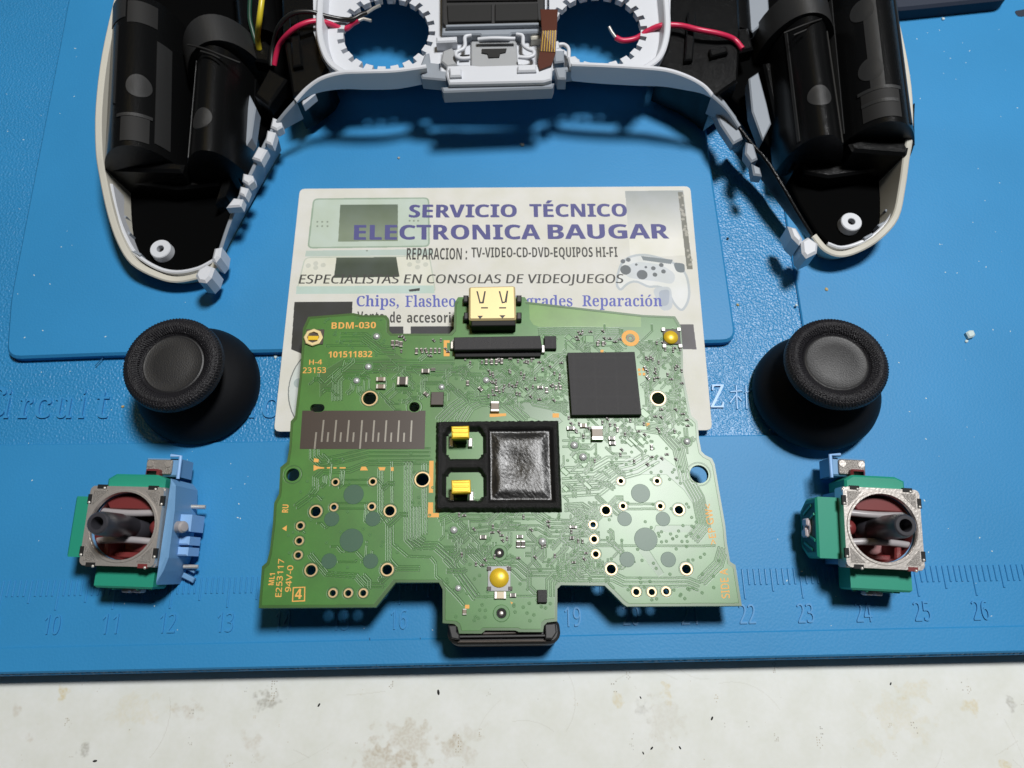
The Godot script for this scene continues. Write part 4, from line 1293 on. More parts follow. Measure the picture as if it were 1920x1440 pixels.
	obj("gold_dome", st, M.gold, sw)
	for c: Vector2 in [Vector2(75.8, 36.06), Vector2(78.85, 36.03), Vector2(75.75, 39.62), Vector2(78.87, 39.6)]:
		st = ms()
		box(st, v3(c, H + 0.33), Vector3(0.7, 0.3, 0.7), 0.05)
		obj("switch_leg", st, M.tinned, sw)
	st = ms()
	box(st, v3(Vector2(7.79, 38.1), H + 0.08), Vector3(3.5, 0.16, 3.2), 0.04)
	sw = obj("side_switch", st, M.part_brown, t)
	st = ms()
	lathe(st, PackedVector2Array([Vector2(1.85, 0.1), Vector2(1.85, 0.42), Vector2(1.7, 0.5), Vector2(1.2, 0.5), Vector2(1.12, 0.2)]), v3(Vector2(7.62, 38.34), H), 8)
	obj("contact_ring", st, M.pale_gold, sw)
	st = ms()
	box(st, v3(Vector2(7.63, 38.45), H + 0.28), Vector3(2.0, 0.2, 0.9), 0.05)
	obj("contact_slot", st, M.gold, sw)
	# carbon contact field for the membrane cable
	st = ms()
	prism(st, pv([6.97, 53.31, 8.76, 53.3, 9.28, 53.61, 10.47, 53.61, 11.04, 53.29, 26.96, 53.19, 27.37, 53.5, 28.37, 53.5, 28.75, 53.18, 29.95, 53.17, 30.07, 60.67, 7.25, 60.79]), H, H + 0.03)
	var pad := obj("contact_field", st, M.carbon_brown, t)
	for u: Vector2 in [Vector2(11.12, 59.44), Vector2(13.46, 59.43), Vector2(15.81, 59.41), Vector2(18.25, 60.73), Vector2(20.5, 59.39), Vector2(22.76, 59.38), Vector2(25.11, 59.36), Vector2(27.46, 59.35)]:
		st = ms()
		box(st, v3(Vector2(u.x, (u.y + Vector2(17.84, 55.14).y) / 2.0), H + 0.06), Vector3(0.34, 0.07, u.y - Vector2(17.84, 55.14).y), 0.02)
		obj("contact_finger", st, M.contact_grey, pad)
	for u: Vector2 in [Vector2(9.97, 60.78), Vector2(12.19, 59.43), Vector2(14.54, 59.42), Vector2(16.88, 59.41), Vector2(19.23, 59.4), Vector2(21.48, 59.38), Vector2(23.83, 59.37), Vector2(26.19, 59.36)]:
		st = ms()
		box(st, v3(Vector2(u.x, (u.y + Vector2(18.02, 57.54).y) / 2.0), H + 0.06), Vector3(0.34, 0.07, u.y - Vector2(18.02, 57.54).y), 0.02)
		obj("contact_finger", st, M.contact_grey, pad)
	# foam gasket with two windows and a shrunk-on membrane
	var A := Vector2(32.04, 55.48)
	var B := Vector2(54.79, 55.13)
	var C := Vector2(55.07, 72.3)
	var D := Vector2(32.49, 72.39)
	var n := FastNoiseLite.new()
	n.frequency = 0.35
	n.fractal_octaves = 3
	var nx := 116
	var nz := 86
	var hs := PackedFloat32Array()
	var keep := PackedByteArray()
	for j in nz + 1:
		for i in nx + 1:
			var u := float(i) / nx
			var v := float(j) / nz
			var e := minf(minf(u, 1.0 - u) * 24.0, minf(v, 1.0 - v) * 17.5)
			var q := A.lerp(B, u).lerp(D.lerp(C, u), v)
			var h := 1.45 * smoothstep(-0.15, 0.55, e + n.get_noise_2d(q.x * 3, q.y * 3) * 0.25)
			h += 0.25 * sin(clampf(e / 1.9, 0, 1) * PI)
			# windows
			var wy := absf(absf(v - 0.495) - 0.228) - 0.165
			var wx := absf(u - 0.232) - 0.158
			var wd := maxf(wx * 24.0, wy * 17.5)
			if wx > -0.06 and wy > -0.05:
				wd = Vector2((wx + 0.06) * 24.0, (wy + 0.05) * 17.5).length() - 1.0
			h *= smoothstep(-0.2, 0.5, wd)
			# membrane pocket
			var pd := minf(minf(u - 0.415, 0.945 - u) * 24.0, minf(v - 0.095, 0.915 - v) * 17.5)
			if pd > -0.3:
				var k := smoothstep(-0.3, 0.75, pd)
				var floor_h := 0.75 + 0.45 * smoothstep(0.3, 2.6, pd)
				var rd := Vector2((u - 0.615) * 24.0, (v - 0.50) * 17.5).length()
				floor_h -= 0.5 * (0.5 + 0.5 * cos(minf(rd / 4.6, 1.0) * PI))
				floor_h += 0.06 * n.get_noise_2d(q.x * 0.7, q.y * 0.7) + 0.07 * sin(u * 15.0 + v * 9.0)
				h = lerpf(h, floor_h, k)
			h += n.get_noise_2d(q.x * 6, q.y * 6) * 0.05
			hs.append(maxf(0.0, h))
			keep.append(1 if wd > -0.2 else 0)
	var foam := ms()
	var skin := ms()
	for j in nz:
		for i in nx:
			var c := [j * (nx + 1) + i, j * (nx + 1) + i + 1, (j + 1) * (nx + 1) + i + 1, (j + 1) * (nx + 1) + i]
			if keep[c[0]] + keep[c[1]] + keep[c[2]] + keep[c[3]] == 0:
				continue
			var p := []
			for k in 4:
				var uu := float(i + [0, 1, 1, 0][k]) / nx
				var vv := float(j + [0, 0, 1, 1][k]) / nz
				p.append(v3(A.lerp(B, uu).lerp(D.lerp(C, uu), vv), 8.49 + hs[c[k]]))
			var uc := (i + 0.5) / nx
			var vc := (j + 0.5) / nz
			var inside := minf(minf(uc - 0.425, 0.935 - uc) * 24.0, minf(vc - 0.105, 0.905 - vc) * 17.5)
			quad(skin if inside > 0.0 else foam, p[0], p[1], p[2], p[3], Vector3.UP, 1)
	var gk := obj("foam_gasket", foam, M.foam_black, t)
	gk.set_meta("label", "black foam frame with two windows")
	obj("shrunk_membrane", skin, M.membrane_black, gk)
	# antenna sockets in the windows
	for k in 2:
		var top: PackedVector2Array = [pv([35.08, 57.46, 38.26, 57.34, 38.4, 59.67, 35.24, 59.78]), pv([35.38, 67.46, 38.75, 67.35, 38.89, 69.74, 35.54, 69.85])][k]
		st = ms()
		prism(st, top, 11.0, 12.2, 0.18)
		var g := obj("antenna_socket", st, M.gold, t)
		var mid := (top[0] + top[2]) * 0.5
		for e in [-0.8, 0.0, 0.8]:
			st = ms()
			box(st, v3(mid + Vector2(0, e), 12.23), Vector3(2.7, 0.14, 0.36), 0.06)
			obj("socket_rib", st, M.gold, g)
		st = ms()
		box(st, v3(mid + Vector2(0, 0.2), 9.8), Vector3(2.2, 2.5, 1.7), 0.1)
		obj("socket_stem", st, M.connector_black, g)
		for e in [-1.0, 1.0]:
			st = ms()
			box(st, v3(mid + Vector2(e * 1.75, 1.0), 8.9), Vector3(0.75, 0.8, 1.7), 0.12)
			obj("socket_foot", st, M.tinned, g)
	# edge connector below the tongue
	st = ms()
	prism(st, roundpoly(pv([35.24, 90.87, 54.21, 90.66, 54.52, 93.19, 53.4, 94.48, 36.44, 94.67, 35.14, 93.56]), 0.9), 0.1, 7.0, 0.5, 0.3)
	var ext := obj("edge_connector", st, M.connector_black, t)
	for q: PackedVector2Array in [pv([35.33, 91.58, 36.86, 91.57, 36.89, 92.61, 37.35, 93.12, 37.38, 93.97, 35.94, 93.72]), pv([51.67, 91.38, 53.57, 91.2, 53.72, 92.75, 52.98, 93.78, 51.72, 93.78, 51.73, 92.93])]:
		st = ms()
		prism(st, q, 6.5, 8.3, 0.2)
		obj("connector_post", st, M.connector_black, ext)
	st = ms()
	prism(st, pv([37.17, 93.19, 51.83, 93, 51.83, 93.43, 37.18, 93.62]), 6.5, 8.0, 0.12)
	obj("connector_lip", st, M.connector_black, ext)
	st = ms()
	prism(st, pv([36.98, 94.01, 51.94, 93.82, 51.94, 94.16, 36.99, 94.35]), 6.5, 7.4, 0.12)
	obj("connector_lip", st, M.part_brown, ext)
	st = ms()
	prism(st, pv([41.19, 92.56, 47.07, 92.37, 47.07, 92.89, 41.2, 93.07]), 7.0, 7.7, 0.1)
	obj("contact_carrier", st, M.part_brown, ext)
	# socket on the underside that props the rear edge on the card
	st = ms()
	box(st, Vector3(60, 4.85, 44), Vector3(14, 4.9, 5), 0.2)
	obj("underside_socket", st, M.connector_black, t)


func board_silk(t: Node3D, H: float) -> void:
	var st: SurfaceTool
	# [text, start top, end top, start foot, bold]
	for l: Array in [["BDM-030", Vector2(10.81, 34.9), Vector2(19.45, 34.71), Vector2(10.88, 36.29), true], ["101511832", Vector2(10.75, 41.15), Vector2(19.15, 40.97), Vector2(10.81, 42.44), true], ["H-4", Vector2(7.23, 42.91), Vector2(9.67, 42.84), Vector2(7.28, 43.92), false], ["23153", Vector2(6.18, 44.54), Vector2(10.54, 44.45), Vector2(6.24, 45.7), false],
			["ML1", Vector2(4.4, 85.1), Vector2(4.44, 83.12), Vector2(5.31, 85.09), true], ["E253117", Vector2(5.81, 87.04), Vector2(5.62, 80.67), Vector2(6.8, 87.04), false], ["94V-0", Vector2(7.34, 86.2), Vector2(7.31, 81.76), Vector2(8.34, 86.2), false], ["4", Vector2(9.1, 85.71), Vector2(10.28, 85.7), Vector2(9.15, 87.39), true],
			["SIDE A", Vector2(82.15, 87.14), Vector2(82.28, 82.19), Vector2(83.54, 87.05), false], [">EP GW<", Vector2(81.01, 77.94), Vector2(80.65, 70.79), Vector2(82.26, 77.75), false], ["RU", Vector2(5.31, 72.54), Vector2(5.29, 71.1), Vector2(6.39, 72.54), true]]:
		st = ms()
		lettering(st, l[0], font(false, l[4]), l[1], l[2] - l[1], l[3] - l[1], H + 0.015)
		if not l[4]:
			lettering(st, l[0], font(false, l[4]), l[1] + Vector2(0.045, 0.03), l[2] - l[1], l[3] - l[1], H + 0.017)
		obj("silk_lettering", st, M.silk_orange, t)
	for poly: PackedVector2Array in [pv([32.85, 38.59, 33.99, 38.58, 34.01, 39.15, 33.49, 39.15, 33.56, 41.31, 34.07, 41.31, 34.09, 41.98, 32.96, 41.99]), pv([31.04, 62.9, 31.82, 62.89, 31.95, 68.86, 31.19, 68.86]), pv([31.16, 70.61, 32.02, 70.61, 32.09, 72.53, 33.14, 72.53, 33.16, 73.29, 31.18, 73.3]), pv([5.68, 75.39, 6.45, 74.82, 6.48, 75.85]), pv([10.07, 63.81, 10.97, 64.1, 12.05, 64.25, 12.06, 64.45, 11.01, 64.5, 10.18, 64.91]),
			pv([12.52, 64.2, 13.1, 64.19, 13.12, 64.44, 12.55, 64.45]), pv([13.68, 64.19, 14.26, 64.19, 14.28, 64.44, 13.7, 64.44]), pv([14.84, 64.19, 15.9, 64.18, 15.92, 64.43, 14.86, 64.44]), pv([18.79, 64.07, 19.57, 64.06, 20, 64.76, 18.55, 64.77]), pv([21.8, 64.15, 23.15, 64.14, 22.99, 64.75, 22.12, 64.75]), pv([10.04, 62.5, 10.93, 62.7, 10.89, 63.3, 10.01, 63.21]), pv([24.12, 64.14, 24.6, 64.14, 24.64, 64.84, 24.16, 64.84]),
			pv([41.94, 53.73, 45.03, 53.61, 45.04, 54.14, 42.64, 54.36, 41.94, 54.37]), pv([53.74, 53.55, 54.94, 53.54, 54.92, 54.39, 53.72, 54.4]), pv([38.15, 88.29, 38.88, 88.29, 38.89, 88.9, 38.16, 88.91]), pv([45.87, 87.75, 46.33, 87.92, 46.06, 88.19]), pv([70.35, 44.29, 70.87, 44.29, 70.83, 44.85, 70.32, 44.85]), pv([71.18, 44.17, 71.7, 44.17, 71.66, 44.73, 71.15, 44.73]), pv([70.4, 45.18, 70.92, 45.18, 70.88, 45.73, 70.37, 45.74]), pv([71.22, 45.18, 71.74, 45.17, 71.7, 45.73, 71.19, 45.73]), pv([71.08, 55.35, 71.88, 55.35, 71.83, 55.98, 71.04, 55.98]), pv([63.32, 40.4, 63.95, 40.4, 63.82, 40.97, 63.3, 40.97])]:
		st = ms()
		prism(st, poly, H, H + 0.02)
		obj("silk_mark", st, M.silk_orange, t)
	st = ms()
	plate(st, pv([8.62, 85.44, 10.75, 85.35, 10.95, 87.78, 8.74, 87.87]), [pv([8.82, 85.62, 10.58, 85.53, 10.75, 87.6, 8.91, 87.69])], H, H + 0.02)
	obj("silk_frame", st, M.silk_orange, t)
	st = ms()
	lathe(st, PackedVector2Array([Vector2(1.75, 0), Vector2(1.72, 0.03), Vector2(0.95, 0.03), Vector2(0.92, 0)]), v3(Vector2(69.28, 37.84), H), 28)
	obj("silk_ring", st, M.silk_orange, t)
	st = ms()
	lathe(st, PackedVector2Array([Vector2(0.75, 0), Vector2(0.7, 0.05), Vector2(0.42, 0.05), Vector2(0.36, 0)]), v3(Vector2(69.28, 37.84), H), 18)
	obj("plated_ring", st, M.ceramic_tan, t)


# ---------------------------------------------------------------- the opened controller
func fence3(st: SurfaceTool, pts: PackedVector3Array, y0: float, w: float, lean := 0.0) -> void:
	var q := smooth_path(pts, 4)
	var path := PackedVector2Array()
	var tops := PackedFloat32Array()
	for p in q:
		path.append(Vector2(p.x, p.z))
		tops.append(p.y)
	fence(st, path, y0, tops, w, lean)


func gear(c: Vector2, r0: float, r1: float, n: int, fill: float, phase := 0.0) -> PackedVector2Array:
	var p := PackedVector2Array()
	for i in n:
		for k in 6:
			var f: float = [0.0, 0.5, 1.0, 1.0, 1.5, 2.0][k]
			var w := fill if f <= 1.0 else 1.0 - fill
			var a := TAU * (i + (f * fill if f <= 1.0 else fill + (f - 1.0) * w)) / n + phase
			p.append(c + Vector2(cos(a), sin(a)) * (r0 if k < 3 else r1))
	return p


func build_controller() -> void:
	var t := thing("controller_shell", "opened white game controller shell lying face down, with black grips and loose wires", "game controller", Vector3(45, 0, -10))
	var st := ms()
	# white outer rims
	fence3(st, pv3([-13.02, 7, 19.29, -14.3, 6.5, 21.83, -17.12, 6, 23.37, -22.24, 5.5, 24.17, -26.52, 6, 23.31, -31.38, 7, 20.77, -34.18, 8.5, 16.68, -36.23, 10.5, 11.04, -37.87, 13, 3.83, -38.49, 15, -1.17, -39.4, 16.5, -10.51, -40.19, 17, -23.79, -40.15, 17, -40.54, -39.67, 17, -47.4]), 0.5, 1.4, -2.0)
	obj("white_rim", st, M.cream_plastic, t)
	st = ms()
	fence3(st, pv3([126.75, 17, -45.36, 128.06, 17, -37.83, 128.63, 17, -27.67, 128.57, 16.5, -14.3, 127.77, 15, -3.65, 127.11, 13, 1.29, 126.46, 11, 6.25, 124.98, 9, 12.22, 121.34, 7.5, 16.25, 117.1, 6, 18.44, 113.4, 5.5, 19.13, 110.11, 6, 18.03, 107.82, 6.5, 15.08]), 0.5, 1.4, -2.0)
	obj("white_rim", st, M.cream_plastic, t)
	# a second, inner white lip round the two tips
	st = ms()
	fence3(st, pv3([-14.98, 6, 19.72, -18.22, 5.6, 21.33, -22.59, 5.4, 22.05, -26.71, 5.8, 21.26, -31.19, 6.6, 18.47, -33.55, 8, 14.79, -35.36, 9.5, 10.17, -36.51, 11.5, 4.73]), 1.0, 0.8, -0.5)
	obj("inner_lip", st, M.white_plastic, t)
	st = ms()
	fence3(st, pv3([126.39, 10, 4.94, 124.82, 8.5, 10.66, 121.37, 7, 14.72, 117.59, 6, 16.6, 113.95, 5.6, 17.34, 111.16, 5.8, 16.44]), 1.0, 0.8, -0.5)
	obj("inner_lip", st, M.white_plastic, t)
	# ribs that stand between the lips
	for q: Vector2 in [Vector2(-36.73, 4.62), Vector2(-35.35, 9.09), Vector2(-33.85, 13.03), Vector2(-30.83, 17.98), Vector2(125.98, 3.62), Vector2(124.72, 8.71), Vector2(122.63, 12.23), Vector2(119.34, 15.12)]:
		st = ms()
		box(st, v3(q, 5.2), Vector3(2.2, 3.2, 0.6), 0.15, 0.5 if q.x < 50 else -0.5)
		obj("rib", st, M.grey_plastic, t)
	# the black linings of the two grips
	st = ms()
	prism(st, pv([-52.3, -93.73, -48.02, -51.33, -47.78, -36.97, -45.82, -20.4, -43.53, -7.57, -40.68, 0.64, -36.11, 12.46, -30.98, 19.05, -23.01, 21.82, -17.16, 20.13, -14.96, 13.87, -13.37, 4.83, -11.4, -3.88, -9.37, -10.78, -6.08, -17.86, -2.81, -23.66, 1.34, -28.83, 3.04, -31.84, 0.92, -39.58, -3.89, -93.02]), 0.8, 4.5, 0.3)
	obj("grip_lining", st, M.lining_black, t)
	st = ms()
	prism(st, pv([140.81, -90.88, 136.02, -42.83, 135.35, -24.56, 133.13, -8.89, 129.91, 1.92, 126.92, 9.07, 122.32, 13.5, 116.89, 16.61, 112.56, 16.21, 109.57, 12.15, 107.05, 5.69, 104.84, -2.29, 101.23, -11.24, 97.87, -18.36, 94.21, -23.48, 89.81, -27.97, 83.06, -31.34, 81.89, -35.62, 83.9, -43.4, 86.46, -91.68]), 0.8, 4.5, 0.3)
	obj("grip_lining", st, M.lining_black, t)
	# low steps and ribs that the housings stand on
	for q: PackedVector2Array in [pv([-39.18, -1.32, -24.12, 1.17, -17.21, 0.7, -14.2, -0.33, -15.11, 3.07, -23.7, 4.04, -37.05, 1.86]), pv([-13.02, -23.79, -10.33, -24.63, -9.55, -9.83, -11.07, 1.8, -12.68, -0.55, -12.2, -11.21]), pv([-14.45, 0.55, -12.32, -0.49, -13.38, 5.53, -15.35, 7.58]), pv([106.73, -2.28, 113.25, -1.17, 122.49, -3.48, 129.83, -4.75, 128.49, -0.79, 121.83, 0.73, 112.34, 2.22, 107.63, 1.14]), pv([101.94, -27.53, 104.54, -28.08, 105.57, -10.16, 106.84, -0.89, 105.37, 0.4, 103.19, -8.83])]:
		st = ms()
		prism(st, q, 2.0, 8.6 if q[0].x < 0.0 or q[0].x > 90.0 else 8.6, 0.5)
		obj("housing_step", st, M.black_plastic, t)
	# motor housings in the left grip
	st = ms()
	ridge(st, v3(Vector2(-35.15, -37.1), 4.4), v3(Vector2(-30.01, 1.52), 4.4), 8.2, 15.4, 24)
	var hl := obj("motor_housing", st, M.black_plastic, t)
	st = ms()
	ridge(st, v3(Vector2(-16.67, -24.37), 4.4), v3(Vector2(-14.89, 1.7), 4.4), 6.32, 14.0, 24)
	obj("motor_housing", st, M.black_plastic, t)
	st = ms()
	ridge(st, v3(Vector2(-18.81, -31.95), 4.4), v3(Vector2(-16.74, -24.94), 4.4), 8.64, 14.6, 24)
	var band := obj("housing_band", st, M.black_frosted_sheen, t)  # band in the paler black, its highlight painted in
	for q: Array in [[pv3([-21.3, 18.6, -24.35, -17.09, 19.3, -22.53, -13.2, 18.8, -21.02, -10.26, 17.5, -20.52])], [pv3([-17.97, 19.4, -21.9, -15.4, 19.4, -20.9, -13.82, 19.2, -20.11])]]:
		st = ms()
		tube(st, smooth_path(q[0], 4), 0.22, 5)
		obj("band_slit", st, M.deep_black, band)
	for q: Array in [[v3(Vector2(-35.15, -37.1), 4.4), v3(Vector2(-30.01, 1.52), 4.4), 8.2, 15.4, 0.0, 0.16, 0.9, 1.5, 0.12, "black_frosted_sheen"], [v3(Vector2(-35.15, -37.1), 4.4), v3(Vector2(-30.01, 1.52), 4.4), 8.2, 15.4, 0.05, 0.2, 1.55, 2.2, 0.1, "deep_black"], [v3(Vector2(-35.15, -37.1), 4.4), v3(Vector2(-30.01, 1.52), 4.4), 8.2, 15.4, 0.2, 0.72, 1.25, 1.3, 0.25, "black_frosted_sheen"], [v3(Vector2(-35.15, -37.1), 4.4), v3(Vector2(-30.01, 1.52), 4.4), 8.2, 15.4, 0.28, 0.95, 2.2, 2.5, 0.14, "black_frosted_sheen"], [v3(Vector2(-35.15, -37.1), 4.4), v3(Vector2(-30.01, 1.52), 4.4), 8.2, 15.4, 0.82, 0.97, 1.5, 2.1, 0.12, "deep_black"], [v3(Vector2(-35.15, -37.1), 4.4), v3(Vector2(-30.01, 1.52), 4.4), 8.2, 15.4, 0.8, 0.82, 1.4, 2.15, 0.25, "black_frosted_sheen"],
			[v3(Vector2(-16.67, -24.37), 4.4), v3(Vector2(-14.89, 1.7), 4.4), 6.32, 14.0, 0.02, 0.96, 0.62, 0.86, 0.12, "black_frosted_sheen"], [v3(Vector2(-16.67, -24.37), 4.4), v3(Vector2(-14.89, 1.7), 4.4), 6.32, 14.0, 0.05, 0.95, 0.35, 0.40, 0.2, "black_frosted_sheen"]]:
		st = ms()
		ridge_patch(st, q[0], q[1], q[2], q[3], q[4], q[5], q[6], q[7], q[8])
		obj("housing_panel", st, M[q[9]], hl)  # pale strips carry a painted highlight, dark ones are pockets
	for q: Array in [[v3(Vector2(-35.15, -37.1), 4.4), v3(Vector2(-30.01, 1.52), 4.4), 8.2, 15.4, 0.62, 1.86, 2.95], [v3(Vector2(-16.67, -24.37), 4.4), v3(Vector2(-14.89, 1.7), 4.4), 6.32, 14.0, 0.70, 1.45, 2.6]]:
		st = ms()
		ridge_disc(st, q[0], q[1], q[2], q[3], q[4], q[5], q[6])
		obj("ejector_mark", st, M.black_frosted_sheen, hl)
	# motor housings in the right grip
	st = ms()
	ridge(st, v3(Vector2(124.34, -42.53), 4.4), v3(Vector2(121.75, -2.91), 4.4), 8.31, 15.4, 24)
	var hr := obj("motor_housing", st, M.black_plastic, t)
	st = ms()
	ridge(st, v3(Vector2(109.62, -30.87), 4.4), v3(Vector2(108.88, -0.91), 4.4), 6.46, 14.0, 24)
	obj("motor_housing", st, M.black_plastic, t)
	st = ms()
	ridge(st, v3(Vector2(109.46, -37.99), 4.4), v3(Vector2(109.65, -31.16), 4.4), 8.35, 14.6, 24)
	band = obj("housing_band", st, M.black_frosted_sheen, t)  # same paler black, highlight in the colour
	for q: Array in [[pv3([111.52, 18.2, -30.1, 107.52, 19.2, -27.73, 103.28, 18.2, -26.5])], [pv3([107.57, 19.2, -26.33, 104.93, 18.8, -25.34])]]:
		st = ms()
		tube(st, smooth_path(q[0], 4), 0.22, 5)
		obj("band_slit", st, M.deep_black, band)
	for q: Array in [[v3(Vector2(124.34, -42.53), 4.4), v3(Vector2(121.75, -2.91), 4.4), 8.31, 15.4, 0.1, 0.78, 1.15, 1.45, 0.06, "black_frosted_sheen"], [v3(Vector2(124.34, -42.53), 4.4), v3(Vector2(121.75, -2.91), 4.4), 8.31, 15.4, 0.05, 0.95, 0.42, 0.58, 0.14, "black_frosted_sheen"], [v3(Vector2(124.34, -42.53), 4.4), v3(Vector2(121.75, -2.91), 4.4), 8.31, 15.4, 0.02, 0.97, 2.05, 2.12, 0.22, "black_frosted_sheen"], [v3(Vector2(124.34, -42.53), 4.4), v3(Vector2(121.75, -2.91), 4.4), 8.31, 15.4, 0.80, 0.97, 0.95, 1.75, 0.12, "deep_black"], [v3(Vector2(124.34, -42.53), 4.4), v3(Vector2(121.75, -2.91), 4.4), 8.31, 15.4, 0.86, 0.88, 0.95, 1.7, 0.22, "black_frosted_sheen"], [v3(Vector2(124.34, -42.53), 4.4), v3(Vector2(121.75, -2.91), 4.4), 8.31, 15.4, 0.78, 0.8, 0.9, 1.8, 0.22, "black_frosted_sheen"],
			[v3(Vector2(109.62, -30.87), 4.4), v3(Vector2(108.88, -0.91), 4.4), 6.46, 14.0, 0.02, 0.97, 2.3, 2.36, 0.2, "black_frosted_sheen"], [v3(Vector2(109.62, -30.87), 4.4), v3(Vector2(108.88, -0.91), 4.4), 6.46, 14.0, 0.03, 0.97, 0.8, 0.86, 0.2, "black_frosted_sheen"]]:
		st = ms()
		ridge_patch(st, q[0], q[1], q[2], q[3], q[4], q[5], q[6], q[7], q[8])
		obj("housing_panel", st, M[q[9]], hr)  # the wide pale strip stands for a highlight along the housing
	for q: Array in [[v3(Vector2(124.34, -42.53), 4.4), v3(Vector2(121.75, -2.91), 4.4), 8.31, 15.4, 0.27, 1.15, 2.9], [v3(Vector2(124.34, -42.53), 4.4), v3(Vector2(121.75, -2.91), 4.4), 8.31, 15.4, 0.66, 1.2, 2.9], [v3(Vector2(109.62, -30.87), 4.4), v3(Vector2(108.88, -0.91), 4.4), 6.46, 14.0, 0.68, 1.5, 2.6]]:
		st = ms()
		ridge_disc(st, q[0], q[1], q[2], q[3], q[4], q[5], q[6])
		obj("ejector_mark", st, M.black_frosted_sheen, hr)
	# the shoulder plates at the outer ends of the housings
	st = ms()
	prism(st, pv([-40.18, -13.38, -36.83, -2.11, -20.81, 0.88, -21.06, 2.93, -35.95, 2.3, -38.03, -1.33]), 4.0, 13.0, 0.6)
	obj("housing_foot", st, M.black_plastic, hl)
	st = ms()
	prism(st, pv([114.95, -2.19, 127.42, -7.05, 130.09, -12.36, 128.51, -2.08, 126.09, 0.73, 115.54, -0.38]), 4.0, 14.0, 0.6)
	obj("housing_foot", st, M.black_plastic, hr)
	# screw bosses in the tips
	for q: Vector2 in [Vector2(-26.29, 16.84), Vector2(116.6, 11.39)]:
		st = ms()
		lathe(st, PackedVector2Array([Vector2(2.3, 4.0), Vector2(2.15, 6.1), Vector2(2.0, 6.3), Vector2(0.85, 6.3), Vector2(0.75, 6.2), Vector2(0.75, 4.9)]), v3(q, 0), 26)
		var b := obj("screw_boss", st, M.white_plastic, t)
		st = ms()
		lathe(st, PackedVector2Array([Vector2(0.78, 5.0), Vector2(0.0, 5.0)]), v3(q, 0), 14)
		obj("boss_hole", st, M.deep_black, b)
	# thin inner walls of the grips, behind the clips
	for q: PackedVector3Array in [pv3([-3.37, 12, -8.96, -5.29, 11.4, -4.08, -7.72, 10.6, 2.4, -9.77, 9.8, 8.01, -11.57, 8.6, 13.04, -13.19, 7.2, 18.17]), pv3([107.45, 7, 14.88, 104.69, 8.4, 10.46, 101.81, 9.8, 5.26, 98.91, 10.6, -0.4, 95.79, 11.4, -4.3, 93.16, 12, -8.39])]:
		st = ms()
		fence3(st, q, 3.0, 0.8, -1.5)
		obj("inner_wall", st, M.grey_plastic if q[0].x < 45.0 else M.black_plastic, t)  # right wall black: its shade is put into the colour
	# clips along the inner edges of the grips
	for q: PackedVector2Array in [pv([-4.02, -10.86, -2.13, -10.03, -1.74, -8.41, -2.78, -7.61, -4.22, -8.43]), pv([-4.81, -7.63, -2.95, -7.07, -3.41, -3.89, -4.94, -4.69]), pv([-6.26, -3.59, -4.27, -2.78, -5.3, 0.1, -7.28, -0.7]), pv([-8.64, 2.93, -6.59, 3.46, -6.22, 4.75, -7.21, 5.76, -8.65, 4.73]), pv([-8.83, 6, -7.12, 6.52, -7.55, 8.55, -8.95, 7.78]), pv([-9.92, 8.78, -7.93, 9.05, -8.16, 10.8, -11.17, 11.03]),
			pv([3.91, -21.32, 6.62, -21.86, 7.03, -19.6, 4.61, -18.5]), pv([1.19, -16.03, 3.7, -18.51, 4.53, -16.83, 2.05, -14.09])]:
		st = ms()
		prism(st, q, 10.2, 12.5 if q[0].y < 30 else 11.5, 0.35)
		obj("clip", st, M.white_plastic, t)
	for q: PackedVector2Array in [pv([89.48, -16.89, 91.02, -16.32, 93.68, -11.06, 94.47, -5.41, 92.34, -4.1, 90.12, -8.93, 88.94, -13.29]), pv([95.05, -4.61, 96.54, -4.07, 97.04, -0.39, 95.64, 0.38, 94.54, -1.71]), pv([95.61, 0.64, 97.25, 1.69, 97.47, 3.74, 95.76, 3.47])]:
		st = ms()
		prism(st, q, 9.0, 11.5, 0.35)
		obj("clip", st, M.grey_plastic, t)
	for q: PackedVector2Array in [pv([-13.4, 18.94, -11.93, 18.58, -11.97, 20.89, -12.68, 22.08, -13.6, 21.6]), pv([-15.94, 23.56, -14.58, 22.61, -12.78, 23.34, -13.14, 25.46, -14.04, 26.63, -15.56, 26.39, -16.39, 24.97]), pv([101.84, 14.54, 103.5, 15.05, 104.48, 17.5, 103.66, 18.95, 102.37, 17.24]), pv([104.06, 18.07, 105.67, 17.12, 107.39, 18.58, 106.89, 20.73, 104.64, 21.91, 103.94, 20.71])]:
		st = ms()
		prism(st, q, 5.0, 10.2, 0.5)
		obj("tip_hook", st, M.white_plastic, t)
	# white walls glimpsed between lining and shell
	for q: Array in [[pv([-10.47, -18.52, -8.69, -15.12, -8.75, -7.41, -10.36, -3.66, -11.1, -4.2, -10.53, -10.98]), 10.4], [pv([97.66, -21.76, 99.92, -23.46, 100.84, -14.96, 101.2, -10, 98.93, -5.7, 97.45, -13.05]), 10.4], [pv([99.41, -46.02, 104.73, -45.96, 104.46, -41.29, 102.62, -37.64, 100.22, -35.24, 98.42, -36.16]), 9.6]]:
		st = ms()
		prism(st, q[0], 7.0, q[1], 0.3)
		obj("inner_wall", st, M.grey_plastic, t)
	for q: Array in [[pv3([-14.04, 8, -52.14, -10.88, 8, -34.83]), 44, 4.0], [pv3([-3.51, 8, -52.01, -1.32, 8, -36.25]), 34, 3.0], [pv3([97.1, 8, -50.81, 96.34, 8, -35.21]), 40, 3.0]]:
		st = ms()
		var e: PackedVector3Array = q[0]
		ridge(st, e[0], e[1], float(q[1]) * 0.104, q[2], 16)
		obj("thumb_well", st, M.black_plastic, t)
